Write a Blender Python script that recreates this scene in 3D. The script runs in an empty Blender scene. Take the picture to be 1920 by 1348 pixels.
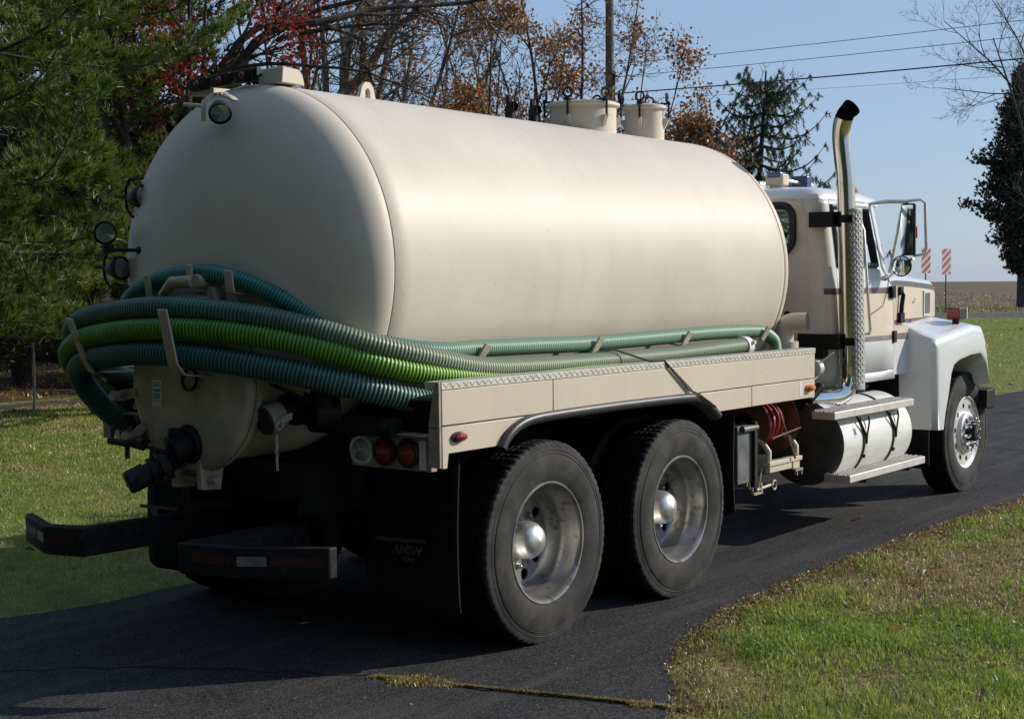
import bpy, bmesh, math, random
import numpy as np
from mathutils import Vector, Matrix

R_ = math.radians
sc = bpy.context.scene
COL = sc.collection
PI = math.pi

# ------------------------------------------------------------------ camera
CAM = np.array([-5.883, -5.479, 1.823])
CR = np.array([0.60611028, -0.79533563, -0.00846004])
CU = np.array([0.04699196, 0.02518975, 0.9985776])
CF = np.array([0.79399124, 0.6056457, -0.05264214])
FPX = 2707.8
cd = bpy.data.cameras.new('camera')
cam = bpy.data.objects.new('camera', cd)
COL.objects.link(cam)
cd.sensor_width = 36.0
cd.lens = FPX / 1920 * 36
cd.clip_start = 0.1
cd.clip_end = 3000
m = Matrix.Identity(4)
for i in range(3):
    m[i][0], m[i][1], m[i][2], m[i][3] = CR[i], CU[i], -CF[i], CAM[i]
cam.matrix_world = m
sc.camera = cam

# ------------------------------------------------------------------ light
SUN_EL, SUN_AZ = 27.0, -38.0
w = bpy.data.worlds.new('World')
sc.world = w
w.use_nodes = True
nt = w.node_tree
sky = nt.nodes.new('ShaderNodeTexSky')
sky.sky_type = 'NISHITA'
sky.sun_disc = False
sky.sun_elevation = R_(SUN_EL)
sky.sun_rotation = R_(90 - SUN_AZ)
sky.altitude = 100
sky.air_density = 1.0
sky.dust_density = 0.6
sky.ozone_density = 2.0
veil = nt.nodes.new('ShaderNodeMix')            # thin even autumn haze over the whole dome
veil.data_type = 'RGBA'
veil.inputs['Factor'].default_value = 0.6
nt.links.new(sky.outputs[0], veil.inputs['A'])
veil.inputs['B'].default_value = (3.55, 5.0, 7.5, 1)
nt.links.new(veil.outputs['Result'], nt.nodes['Background'].inputs[0])
nt.nodes['Background'].inputs[1].default_value = 0.104
sl = bpy.data.lights.new('sun', 'SUN')
sl.energy = 4.3
sl.angle = R_(0.5)
sl.color = (1.0, 0.94, 0.84)
so = bpy.data.objects.new('sun', sl)
COL.objects.link(so)
sd = Vector((math.cos(R_(SUN_AZ)) * math.cos(R_(SUN_EL)), math.sin(R_(SUN_AZ)) * math.cos(R_(SUN_EL)), math.sin(R_(SUN_EL))))
so.rotation_euler = sd.to_track_quat('Z', 'Y').to_euler()
so.location = (0, 0, 30)
sc.view_settings.view_transform = 'Standard'
sc.view_settings.look = 'None'
sc.view_settings.exposure = 0.0
sc.view_settings.gamma = 1.0
sc.view_settings.use_curve_mapping = False


def at(px, py, depth):
    """a point of the place that lies `depth` metres ahead of the camera"""
    d = CF + CR * (px - 960) / FPX - CU * (py - 674) / FPX
    return CAM + d * depth


def ground_at(px, depth):
    q = at(px, 700, depth)
    return np.array([q[0], q[1], 0.0])


# ------------------------------------------------------------------ materials
def M(name, c, rough=0.5, metal=0.0, var=0.12, scale=5.0, bump=0.0, bscale=60.0, coat=0.0, c2=None, spec=0.5,
      rvar=0.0, detail=6.0, lo=0.35, hi=0.65, stretch=None, trans=0.0, spots=None, streak=None):
    mt = bpy.data.materials.new(name)
    mt.use_nodes = True
    n = mt.node_tree.nodes
    l = mt.node_tree.links
    b = n['Principled BSDF']
    b.inputs['Roughness'].default_value = rough
    b.inputs['Metallic'].default_value = metal
    b.inputs['Specular IOR Level'].default_value = spec
    b.inputs['Coat Weight'].default_value = coat
    b.inputs['Coat Roughness'].default_value = 0.06
    tc = n.new('ShaderNodeTexCoord')
    src = tc.outputs['Object']
    if stretch:
        mp = n.new('ShaderNodeMapping')
        mp.inputs['Scale'].default_value = stretch
        l.new(src, mp.inputs[0])
        src = mp.outputs[0]
    nz = n.new('ShaderNodeTexNoise')
    nz.inputs['Scale'].default_value = scale
    nz.inputs['Detail'].default_value = detail
    nz.inputs['Roughness'].default_value = 0.6
    l.new(src, nz.inputs['Vector'])
    cr = n.new('ShaderNodeValToRGB')
    l.new(nz.outputs['Fac'], cr.inputs[0])
    a = tuple(x * (1 - var) for x in c)
    bb = c2 if c2 else tuple(min(1, x * (1 + var)) for x in c)
    e = cr.color_ramp.elements
    e[0].position, e[1].position = lo, hi
    e[0].color = (*a, 1)
    e[1].color = (*bb, 1)
    colsock = cr.outputs[0]
    if spots:                                     # (colour, scale, threshold, strength): chips and dirt specks
        v = n.new('ShaderNodeTexNoise')
        v.inputs['Scale'].default_value = spots[1]
        v.inputs['Detail'].default_value = 4
        l.new(tc.outputs['Object'], v.inputs['Vector'])
        mr = n.new('ShaderNodeMapRange')
        mr.inputs['From Min'].default_value = spots[2]
        mr.inputs['From Max'].default_value = spots[2] + 0.06
        mr.inputs['To Max'].default_value = spots[3]
        l.new(v.outputs['Fac'], mr.inputs['Value'])
        mx = n.new('ShaderNodeMix')
        mx.data_type = 'RGBA'
        l.new(mr.outputs[0], mx.inputs['Factor'])
        l.new(colsock, mx.inputs['A'])
        mx.inputs['B'].default_value = (*spots[0], 1)
        colsock = mx.outputs['Result']
    if streak:                                    # (colour, strength): faint runs of dried dirt down the sides
        mp2 = n.new('ShaderNodeMapping')
        mp2.inputs['Scale'].default_value = (3.2, 1.4, 0.7)
        l.new(tc.outputs['Object'], mp2.inputs[0])
        v = n.new('ShaderNodeTexNoise')
        v.inputs['Scale'].default_value = 2.2
        v.inputs['Detail'].default_value = 7
        v.inputs['Roughness'].default_value = 0.65
        l.new(mp2.outputs[0], v.inputs['Vector'])
        mr = n.new('ShaderNodeMapRange')
        mr.inputs['From Min'].default_value = 0.50
        mr.inputs['From Max'].default_value = 0.78
        mr.inputs['To Max'].default_value = streak[1]
        l.new(v.outputs['Fac'], mr.inputs['Value'])
        mx = n.new('ShaderNodeMix')
        mx.data_type = 'RGBA'
        l.new(mr.outputs[0], mx.inputs['Factor'])
        l.new(colsock, mx.inputs['A'])
        mx.inputs['B'].default_value = (*streak[0], 1)
        colsock = mx.outputs['Result']
    l.new(colsock, b.inputs['Base Color'])
    if rvar:
        mr = n.new('ShaderNodeMapRange')
        mr.inputs['To Min'].default_value = max(0.02, rough - rvar)
        mr.inputs['To Max'].default_value = min(1, rough + rvar)
        l.new(nz.outputs['Fac'], mr.inputs['Value'])
        l.new(mr.outputs[0], b.inputs['Roughness'])
    if bump:
        nb = n.new('ShaderNodeTexNoise')
        nb.inputs['Scale'].default_value = bscale
        nb.inputs['Detail'].default_value = 4
        l.new(src, nb.inputs['Vector'])
        bp = n.new('ShaderNodeBump')
        bp.inputs['Strength'].default_value = bump
        bp.inputs['Distance'].default_value = 0.02
        l.new(nb.outputs['Fac'], bp.inputs['Height'])
        l.new(bp.outputs[0], b.inputs['Normal'])
    if trans:
        tr = n.new('ShaderNodeBsdfTranslucent')
        l.new(colsock, tr.inputs['Color'])
        ms = n.new('ShaderNodeMixShader')
        ms.inputs[0].default_value = trans
        l.new(b.outputs[0], ms.inputs[1])
        l.new(tr.outputs[0], ms.inputs[2])
        l.new(ms.outputs[0], n['Material Output'].inputs[0])
    return mt


def glass(name, tint=(0.55, 0.62, 0.6), rough=0.02):
    mt = bpy.data.materials.new(name)
    mt.use_nodes = True
    n = mt.node_tree.nodes
    l = mt.node_tree.links
    tr = n.new('ShaderNodeBsdfTransparent')
    tr.inputs[0].default_value = (*tint, 1)
    gl = n.new('ShaderNodeBsdfGlossy')
    gl.inputs['Roughness'].default_value = rough
    fr = n.new('ShaderNodeFresnel')
    fr.inputs['IOR'].default_value = 1.6
    ms = n.new('ShaderNodeMixShader')
    l.new(fr.outputs[0], ms.inputs[0])
    l.new(tr.outputs[0], ms.inputs[1])
    l.new(gl.outputs[0], ms.inputs[2])
    l.new(ms.outputs[0], n['Material Output'].inputs[0])
    return mt


CREAM = (0.645, 0.565, 0.475)
cream = M('cream_paint', CREAM, 0.485, var=0.06, scale=1.3, coat=0.0, bump=0.010, bscale=5, rvar=0.06, spec=0.28,
          spots=((0.30, 0.20, 0.11), 60, 0.68, 0.6), streak=((0.40, 0.32, 0.23), 0.16))
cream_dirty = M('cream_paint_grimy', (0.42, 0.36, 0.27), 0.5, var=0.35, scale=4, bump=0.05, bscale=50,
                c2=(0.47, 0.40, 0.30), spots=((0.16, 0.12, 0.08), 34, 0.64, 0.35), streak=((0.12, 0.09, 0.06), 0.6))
cream_panel = M('cream_panel_paint', (0.60, 0.515, 0.405), 0.42, var=0.04, scale=2, bump=0.02, bscale=8,
                spots=((0.30, 0.18, 0.09), 25, 0.72, 0.6), streak=((0.36, 0.28, 0.19), 0.16))
white = M('white_paint', (0.69, 0.705, 0.715), 0.32, var=0.03, scale=2, coat=0.3, rvar=0.05,
          spots=((0.45, 0.4, 0.33), 30, 0.72, 0.35))
cab_cream = M('cab_cream_paint', (0.66, 0.55, 0.43), 0.35, var=0.04, scale=2, coat=0.2)
cab_back = M('cab_back_dusty_cream', (0.60, 0.55, 0.48), 0.5, var=0.08, scale=3, spots=((0.25, 0.2, 0.15), 14, 0.7, 0.5))
stripe_m = M('brown_stripe', (0.10, 0.075, 0.075), 0.4, var=0.1)
stripe_g = M('grey_stripe', (0.20, 0.17, 0.165), 0.4, var=0.1)
black = M('black_paint', (0.006, 0.006, 0.006), 0.6, spec=0.25, var=0.3, scale=8, bump=0.05, bscale=30)
blackm = M('black_metal', (0.012, 0.012, 0.012), 0.55, 0.1, var=0.4, scale=12, spec=0.35, spots=((0.05, 0.04, 0.03), 20, 0.62, 0.6))
rubber = M('tyre_rubber', (0.030, 0.029, 0.028), 0.8, var=0.25, scale=5, bump=0.08, bscale=90, c2=(0.070, 0.065, 0.058), lo=0.42, hi=0.74, spec=0.3, spots=((0.085, 0.078, 0.067), 9, 0.60, 0.25))
tread_rub = M('tread_rubber', (0.007, 0.007, 0.007), 0.9, var=0.3, scale=20, c2=(0.016, 0.015, 0.014), bump=0.1, bscale=60, spec=0.2)  # tread made darker than the sidewall, its shadow put into the colour
flaprub = M('flap_rubber', (0.007, 0.007, 0.0075), 0.8, spec=0.25, var=0.2, scale=6, bump=0.03, bscale=20)
fender_rub = M('fender_rubber', (0.035, 0.036, 0.04), 0.42, var=0.2, scale=6, bump=0.05, bscale=16)
rimgrey = M('wheel_grey_steel', (0.38, 0.365, 0.345), 0.36, 0.75, var=0.25, scale=5, rvar=0.12,
            spots=((0.15, 0.12, 0.09), 18, 0.58, 0.65))
alu = M('polished_aluminium', (0.76, 0.755, 0.74), 0.36, 0.8, var=0.08, scale=14, rvar=0.08)
dullalu = M('dull_aluminium', (0.68, 0.67, 0.645), 0.62, 0.12, spec=0.35, var=0.08, scale=3, rvar=0.08, stretch=(1, 6, 6),
            spots=((0.3, 0.27, 0.22), 18, 0.72, 0.5))
tread_alu = M('tread_plate_aluminium', (0.66, 0.63, 0.57), 0.42, 0.5, var=0.12, scale=20)
step_m = M('step_grey_white', (0.60, 0.56, 0.51), 0.5, 0.2, var=0.12, scale=16)
chrome = M('chrome', (0.80, 0.80, 0.80), 0.06, 1.0, var=0.02)
stackm = M('stack_chrome', (0.62, 0.58, 0.50), 0.16, 1.0, var=0.12, scale=3, rvar=0.06, c2=(0.70, 0.68, 0.64))
soot = M('stack_soot', (0.006, 0.006, 0.006), 0.9, spec=0.05)
redlens = M('red_lens', (0.24, 0.010, 0.010), 0.2, var=0.3, scale=40, coat=0.5)
clearlens = M('clear_lens', (0.35, 0.37, 0.40), 0.15, 0.3, var=0.4, scale=30, coat=0.5)
amber = M('amber_lens', (0.75, 0.20, 0.02), 0.2, var=0.2, scale=30, coat=0.5)
gasket = M('black_gasket', (0.01, 0.01, 0.01), 0.5)
sticker = M('label_white', (0.55, 0.62, 0.66), 0.5, var=0.08, scale=30)
ink = M('label_ink', (0.03, 0.035, 0.05), 0.6)
blueink = M('label_blue', (0.03, 0.05, 0.25), 0.5)
flapink = M('flap_print', (0.075, 0.08, 0.085), 0.7, var=0.4, scale=30)
bumper_m = M('bumper_worn_black', (0.009, 0.009, 0.0095), 0.65, var=0.4, scale=9, spec=0.3, spots=((0.045, 0.042, 0.04), 22, 0.60, 0.55), bump=0.05, bscale=40)
tape_r = M('tape_red', (0.028, 0.006, 0.005), 0.5, var=0.4, scale=20)
tape_w = M('tape_silver', (0.15, 0.145, 0.135), 0.5, var=0.4, scale=20)
rustm = M('rusty_steel', (0.16, 0.075, 0.035), 0.8, var=0.4, scale=14, bump=0.1)
redhose = M('red_hose', (0.24, 0.018, 0.03), 0.4, var=0.2, scale=20)
reelm = M('reel_brown', (0.16, 0.07, 0.045), 0.6, var=0.4, scale=10)
greyplate = M('grey_tread_plate', (0.13, 0.135, 0.135), 0.55, 0.3, var=0.3, scale=10, bump=0.15, bscale=40)
strapm = M('bungee_black', (0.014, 0.014, 0.016), 0.7)
vinyl = M('seat_vinyl', (0.03, 0.03, 0.032), 0.6)
glass_m = glass('cab_glass')
mirror_m = M('mirror_glass', (0.72, 0.78, 0.80), 0.03, 1.0, var=0.02)
lamp_glass = M('lamp_glass', (0.45, 0.5, 0.56), 0.08, 0.9, var=0.3, scale=12)


def hose_mat(name, near, far, x0, x1, grime, rough=0.42):
    """ribbed PVC: one colour round the rear, sun-bleached to another along the deck, with grime in patches"""
    mt = M(name, near, rough, var=0.22, scale=7, spots=grime)
    n, l = mt.node_tree.nodes, mt.node_tree.links
    b = n['Principled BSDF']
    src = b.inputs['Base Color'].links[0].from_socket
    tc = n.new('ShaderNodeTexCoord')
    sx = n.new('ShaderNodeSeparateXYZ')
    l.new(tc.outputs['Object'], sx.inputs[0])
    mr = n.new('ShaderNodeMapRange')
    mr.inputs['From Min'].default_value, mr.inputs['From Max'].default_value = x0, x1
    l.new(sx.outputs['X'], mr.inputs['Value'])
    mx = n.new('ShaderNodeMix')
    mx.data_type = 'RGBA'
    l.new(mr.outputs[0], mx.inputs['Factor'])
    l.new(src, mx.inputs['A'])
    mx.inputs['B'].default_value = (*far, 1)
    l.new(mx.outputs['Result'], b.inputs['Base Color'])
    return mt


GR = ((0.012, 0.014, 0.013), 11, 0.64, 0.75)
h_teal = hose_mat('teal_hose_rib', (0.045, 0.34, 0.29), (0.32, 0.46, 0.33), -0.9, -0.45, ((0.02, 0.07, 0.06), 9, 0.64, 0.55))
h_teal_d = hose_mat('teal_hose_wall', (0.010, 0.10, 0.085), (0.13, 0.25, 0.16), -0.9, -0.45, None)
h_lime = hose_mat('lime_hose_rib', (0.15, 0.40, 0.03), (0.32, 0.55, 0.07), -1.3, -0.8, ((0.02, 0.05, 0.008), 8, 0.64, 0.6))
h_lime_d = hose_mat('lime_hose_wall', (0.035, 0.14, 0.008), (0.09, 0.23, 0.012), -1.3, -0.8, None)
h_grey = hose_mat('grey_hose_rib', (0.10, 0.21, 0.165), (0.30, 0.37, 0.235), -1.3, -0.95, ((0.03, 0.05, 0.04), 9, 0.63, 0.6))
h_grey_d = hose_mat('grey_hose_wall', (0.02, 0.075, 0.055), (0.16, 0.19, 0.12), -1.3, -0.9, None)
h_deep = hose_mat('deep_teal_hose_rib', (0.055, 0.175, 0.165), (0.25, 0.36, 0.26), -1.25, -0.9, GR)
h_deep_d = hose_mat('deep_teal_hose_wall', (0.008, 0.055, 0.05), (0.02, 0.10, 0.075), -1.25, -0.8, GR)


# ------------------------------------------------------------------ mesh builder
class MB:
    def __init__(s):
        s.v, s.f, s.mi, s.sm = [], [], [], []

    def add(s, vs, fs, mi=0, sm=True):
        o = len(s.v)
        s.v.extend([tuple(float(c) for c in q) for q in vs])
        for f in fs:
            s.f.append(tuple(o + i for i in f))
            s.mi.append(mi)
            s.sm.append(sm)
        return s

    def box(s, a, b, mi=0):
        x0, x1 = sorted((a[0], b[0])); y0, y1 = sorted((a[1], b[1])); z0, z1 = sorted((a[2], b[2]))
        v = [(x, y, z) for x in (x0, x1) for y in (y0, y1) for z in (z0, z1)]
        return s.add(v, [(0, 1, 3, 2), (4, 6, 7, 5), (0, 4, 5, 1), (2, 3, 7, 6), (0, 2, 6, 4), (1, 5, 7, 3)], mi, False)

    def obox(s, c, ux, uy, uz, mi=0):
        """box from a centre and three half-axis vectors"""
        c, ux, uy, uz = map(np.array, (c, ux, uy, uz))
        v = [c + i * ux + j * uy + k * uz for i in (-1, 1) for j in (-1, 1) for k in (-1, 1)]
        return s.add(v, [(0, 1, 3, 2), (4, 6, 7, 5), (0, 4, 5, 1), (2, 3, 7, 6), (0, 2, 6, 4), (1, 5, 7, 3)], mi, False)

    def lathe(s, prof, n=32, c=(0, 0, 0), axis='x', mi=0, mod=None, mis=None, sx=1.0, close=False):
        """prof: (radius, position along the axis)"""
        v, f = [], []
        k = len(prof)
        for i in range(n):
            t = 2 * PI * i / n
            for j, (r, p) in enumerate(prof):
                rr = mod(r, j, i) if mod else r
                a, b = rr * math.cos(t), rr * math.sin(t)
                q = {'x': (p * sx, a, b), 'y': (a, p * sx, b), 'z': (a, b, p * sx)}[axis]
                v.append((c[0] + q[0], c[1] + q[1], c[2] + q[2]))
        o = len(s.v)
        s.v.extend(v)
        for i in range(n):
            for j in range(k - 1):
                i2 = (i + 1) % n
                s.f.append((o + i * k + j, o + i2 * k + j, o + i2 * k + j + 1, o + i * k + j + 1))
                s.mi.append(mis[j] if mis else mi)
                s.sm.append(True)
        return s

    def cyl(s, p0, p1, r0, r1=None, n=16, mi=0, caps=True):
        r1 = r0 if r1 is None else r1
        p0, p1 = np.array(p0, float), np.array(p1, float)
        d = p1 - p0
        d /= np.linalg.norm(d)
        a = np.cross(d, (0, 0, 1) if abs(d[2]) < 0.9 else (1, 0, 0))
        a /= np.linalg.norm(a)
        b = np.cross(d, a)
        v = []
        for i in range(n):
            t = 2 * PI * i / n
            e = a * math.cos(t) + b * math.sin(t)
            v += [p0 + e * r0, p1 + e * r1]
        f = [(2 * i, 2 * i + 1, (2 * i + 3) % (2 * n), (2 * i + 2) % (2 * n)) for i in range(n)]
        s.add(v, f, mi, True)
        if caps:
            o = len(s.v) - 2 * n
            s.f.append(tuple(o + 2 * i for i in range(n))); s.mi.append(mi); s.sm.append(False)
            s.f.append(tuple(o + 2 * i + 1 for i in reversed(range(n)))); s.mi.append(mi); s.sm.append(False)
        return s

    def tube(s, pts, r, n=10, mi=0, caps=True, mis=None):
        """swept tube; r a number or one radius per point"""
        P = np.array(pts, float)
        k = len(P)
        rr = [r] * k if np.isscalar(r) else r
        T = np.gradient(P, axis=0)
        T /= np.linalg.norm(T, axis=1)[:, None] + 1e-12
        a = np.cross(T[0], (0, 0, 1) if abs(T[0][2]) < 0.9 else (1, 0, 0))
        o = len(s.v)
        cs = [(math.cos(2 * PI * i / n), math.sin(2 * PI * i / n)) for i in range(n)]
        for j in range(k):
            a = a - T[j] * np.dot(a, T[j])
            a /= np.linalg.norm(a)
            b = np.cross(T[j], a)
            for c_, s_ in cs:
                q = P[j] + (a * c_ + b * s_) * rr[j]
                s.v.append((float(q[0]), float(q[1]), float(q[2])))
        for j in range(k - 1):
            for i in range(n):
                i2 = (i + 1) % n
                s.f.append((o + j * n + i, o + j * n + i2, o + (j + 1) * n + i2, o + (j + 1) * n + i))
                s.mi.append(mis[j] if mis else mi); s.sm.append(True)
        if caps:
            s.f.append(tuple(o + i for i in reversed(range(n)))); s.mi.append(mi); s.sm.append(False)
            s.f.append(tuple(o + (k - 1) * n + i for i in range(n))); s.mi.append(mi); s.sm.append(False)
        return s

    def prism(s, poly, axis, a, b, mi=0):
        """polygon (in the plane across axis) extruded from a to b"""
        n = len(poly)
        def P(q, t):
            return {'x': (t, q[0], q[1]), 'y': (q[0], t, q[1]), 'z': (q[0], q[1], t)}[axis]
        v = [P(q, a) for q in poly] + [P(q, b) for q in poly]
        f = [(i, (i + 1) % n, n + (i + 1) % n, n + i) for i in range(n)]
        f += [tuple(reversed(range(n))), tuple(range(n, 2 * n))]
        return s.add(v, f, mi, False)

    def ribbon(s, pts, across, thick, mi=0):
        """flat bar: rectangle swept along pts; across = half-width vector, thick = half-thickness vector"""
        P = [np.array(q, float) for q in pts]
        ac, th = np.array(across, float), np.array(thick, float)
        o = len(s.v)
        for q in P:
            for e in (ac + th, ac - th, -ac - th, -ac + th):
                s.v.append(tuple(q + e))
        for j in range(len(P) - 1):
            for i in range(4):
                i2 = (i + 1) % 4
                s.f.append((o + 4 * j + i, o + 4 * j + i2, o + 4 * j + 4 + i2, o + 4 * j + 4 + i)); s.mi.append(mi); s.sm.append(False)
        s.f.append((o + 3, o + 2, o + 1, o)); s.mi.append(mi); s.sm.append(False)
        e = o + 4 * (len(P) - 1)
        s.f.append((e, e + 1, e + 2, e + 3)); s.mi.append(mi); s.sm.append(False)
        return s

    def build(s, name, mats, parent=None, bevel=0, seg=2, sharp=35, solid=0, weld=False):
        me = bpy.data.meshes.new(name)
        me.from_pydata(s.v, [], s.f)
        mats = mats if isinstance(mats, (list, tuple)) else [mats]
        for mt in mats:
            me.materials.append(mt)
        me.polygons.foreach_set('material_index', s.mi)
        me.polygons.foreach_set('use_smooth', s.sm)
        bm = bmesh.new()
        bm.from_mesh(me)
        if weld: bmesh.ops.remove_doubles(bm, verts=bm.verts, dist=1e-4)
        bmesh.ops.recalc_face_normals(bm, faces=bm.faces)
        bm.to_mesh(me)
        bm.free()
        if sharp:
            me.set_sharp_from_angle(angle=R_(sharp))
        o = bpy.data.objects.new(name, me)
        COL.objects.link(o)
        if parent:
            o.parent = parent
        if solid:
            md = o.modifiers.new('solid', 'SOLIDIFY')
            md.thickness = solid
            md.offset = -1
        if bevel:
            md = o.modifiers.new('bevel', 'BEVEL')
            md.width = bevel
            md.segments = seg
            md.limit_method = 'ANGLE'
            md.angle_limit = R_(38)
            md.harden_normals = False
            me.polygons.foreach_set('use_smooth', [True] * len(me.polygons))
            me.set_sharp_from_angle(angle=R_(50))
        return o


def fast_mesh(name, V, F, mats, parent=None, mi=None, smooth=False):
    """V (n,3) array, F (m,k) array of one face size"""
    V = np.asarray(V, np.float32)
    F = np.asarray(F, np.int32)
    k = F.shape[1]
    me = bpy.data.meshes.new(name)
    me.vertices.add(len(V))
    me.vertices.foreach_set('co', V.ravel())
    me.loops.add(F.size)
    me.loops.foreach_set('vertex_index', F.ravel())
    me.polygons.add(len(F))
    me.polygons.foreach_set('loop_start', np.arange(0, F.size, k, dtype=np.int32))
    for mt in (mats if isinstance(mats, (list, tuple)) else [mats]):
        me.materials.append(mt)
    if mi is not None:
        me.polygons.foreach_set('material_index', np.asarray(mi, np.int32))
    me.polygons.foreach_set('use_smooth', np.full(len(F), bool(smooth)))
    me.update(calc_edges=True)
    o = bpy.data.objects.new(name, me)
    COL.objects.link(o)
    if parent:
        o.parent = parent
    return o


def tag(o, label=None, cat=None, group=None, kind=None):
    if label: o['label'] = label
    if cat: o['category'] = cat
    if group: o['group'] = group
    if kind: o['kind'] = kind
    return o


def empty(name, loc=(0, 0, 0)):
    o = bpy.data.objects.new(name, None)
    COL.objects.link(o)
    o.location = loc
    o.empty_display_size = 0.2
    return o


def copy_tree(o, parent=None, mtx=None):
    c = o.copy()
    COL.objects.link(c)
    if parent: c.parent = parent
    if mtx is not None: c.matrix_local = mtx @ o.matrix_local
    for ch in list(o.children):
        copy_tree(ch, c)
    return c


def text(body, name, size, loc, rot, mt, parent, bold=0.0, sx=1.0, shear=0.0):
    cu = bpy.data.curves.new(name, 'FONT')
    cu.body = body
    cu.size = size
    cu.extrude = 0.0006
    cu.offset = bold
    cu.shear = shear
    cu.align_x = 'LEFT'
    o = bpy.data.objects.new(name, cu)
    COL.objects.link(o)
    o.data.materials.append(mt)
    bpy.context.view_layer.update()
    me = bpy.data.meshes.new_from_object(o.evaluated_get(bpy.context.evaluated_depsgraph_get()))
    bpy.data.objects.remove(o)
    o = bpy.data.objects.new(name, me)
    COL.objects.link(o)
    o.rotation_euler = rot
    o.location = loc
    o.scale = (sx, 1, 1)
    o['kind'] = 'stuff'
    if parent: o.parent = parent
    return o


def spline(P, n):
    """Catmull-Rom through P, resampled evenly to n points"""
    P = np.array(P, float)
    Q = np.vstack([2 * P[0] - P[1], P, 2 * P[-1] - P[-2]])
    out = []
    for i in range(len(P) - 1):
        a, b, c, d = Q[i:i + 4]
        for u in np.linspace(0, 1, 24, endpoint=False):
            out.append(.5 * (2 * b + (c - a) * u + (2 * a - 5 * b + 4 * c - d) * u * u + (-a + 3 * b - 3 * c + d) * u ** 3))
    out.append(P[-1])
    out = np.array(out)
    t = np.r_[0, np.cumsum(np.linalg.norm(np.diff(out, axis=0), axis=1))]
    s = np.linspace(0, t[-1], n)
    return np.stack([np.interp(s, t, out[:, i]) for i in range(3)], 1)


# ================================================================== THE SETTING
rng = np.random.default_rng(11)


def depth_of(x, y):
    return (x - CAM[0]) * 0.795 + (y - CAM[1]) * 0.606


def terrain(x, y):
    d = depth_of(x, y)
    t = np.clip((d - 84) / 230, 0, 1)
    return 1.35 * t ** 0.8 - 0.02 * np.clip(d - 330, 0, None)


def nodes_of(mt):
    return mt.node_tree.nodes, mt.node_tree.links


def patch_mat(name, cols, scales, rough=0.9, bump=0.3, bscale=40, spec=0.2):
    """ground material: several noise layers of different size mix a list of colours"""
    mt = bpy.data.materials.new(name)
    mt.use_nodes = True
    n, l = nodes_of(mt)
    b = n['Principled BSDF']
    b.inputs['Roughness'].default_value = rough
    b.inputs['Specular IOR Level'].default_value = spec
    g = n.new('ShaderNodeNewGeometry')
    prev = None
    for k, (c, sc_, lo, hi, amt) in enumerate(cols):
        nz = n.new('ShaderNodeTexNoise')
        nz.inputs['Scale'].default_value = sc_
        nz.inputs['Detail'].default_value = 7
        nz.inputs['Roughness'].default_value = 0.62
        mp = n.new('ShaderNodeMapping')
        mp.inputs['Location'].default_value = (k * 13.1, k * 7.7, 0)
        l.new(g.outputs['Position'], mp.inputs[0])
        l.new(mp.outputs[0], nz.inputs['Vector'])
        if prev is None:
            rg = n.new('ShaderNodeRGB')
            rg.outputs[0].default_value = (*c, 1)
            prev = rg.outputs[0]
            continue
        mr = n.new('ShaderNodeMapRange')
        mr.inputs['From Min'].default_value = lo
        mr.inputs['From Max'].default_value = hi
        mr.inputs['To Max'].default_value = amt
        l.new(nz.outputs['Fac'], mr.inputs['Value'])
        mx = n.new('ShaderNodeMix')
        mx.data_type = 'RGBA'
        l.new(mr.outputs[0], mx.inputs['Factor'])
        l.new(prev, mx.inputs['A'])
        mx.inputs['B'].default_value = (*c, 1)
        prev = mx.outputs['Result']
    l.new(prev, b.inputs['Base Color'])
    nb = n.new('ShaderNodeTexNoise')
    nb.inputs['Scale'].default_value = bscale
    nb.inputs['Detail'].default_value = 5
    l.new(g.outputs['Position'], nb.inputs['Vector'])
    bp = n.new('ShaderNodeBump')
    bp.inputs['Strength'].default_value = bump
    bp.inputs['Distance'].default_value = 0.03
    l.new(nb.outputs['Fac'], bp.inputs['Height'])
    l.new(bp.outputs[0], b.inputs['Normal'])
    return mt


lawn_m = patch_mat('lawn_soil', [((0.16, 0.19, 0.035), 1, 0, 0, 0), ((0.30, 0.25, 0.10), 0.9, 0.42, 0.62, 0.7), ((0.05, 0.085, 0.012), 3.2, 0.45, 0.6, 0.7),
                                 ((0.10, 0.065, 0.03), 22, 0.52, 0.62, 0.6), ((0.15, 0.15, 0.05), 60, 0.5, 0.6, 0.4)], None)
field_m = patch_mat('field_soil', [((0.17, 0.115, 0.065), 1, 0, 0, 0), ((0.10, 0.068, 0.042), 0.12, 0.42, 0.6, 0.8), ((0.11, 0.11, 0.045), 0.05, 0.56, 0.66, 0.6),
                                   ((0.18, 0.14, 0.085), 0.5, 0.5, 0.65, 0.6), ((0.05, 0.04, 0.025), 2.0, 0.5, 0.62, 0.6)], None, bscale=3)
litter_m = patch_mat('leaf_litter_soil', [((0.07, 0.045, 0.022), 1, 0, 0, 0), ((0.16, 0.095, 0.04), 0.5, 0.45, 0.6, 0.7), ((0.06, 0.065, 0.018), 0.7, 0.5, 0.62, 0.8), ((0.03, 0.022, 0.014), 6, 0.5, 0.6, 0.7)], None)


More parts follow.
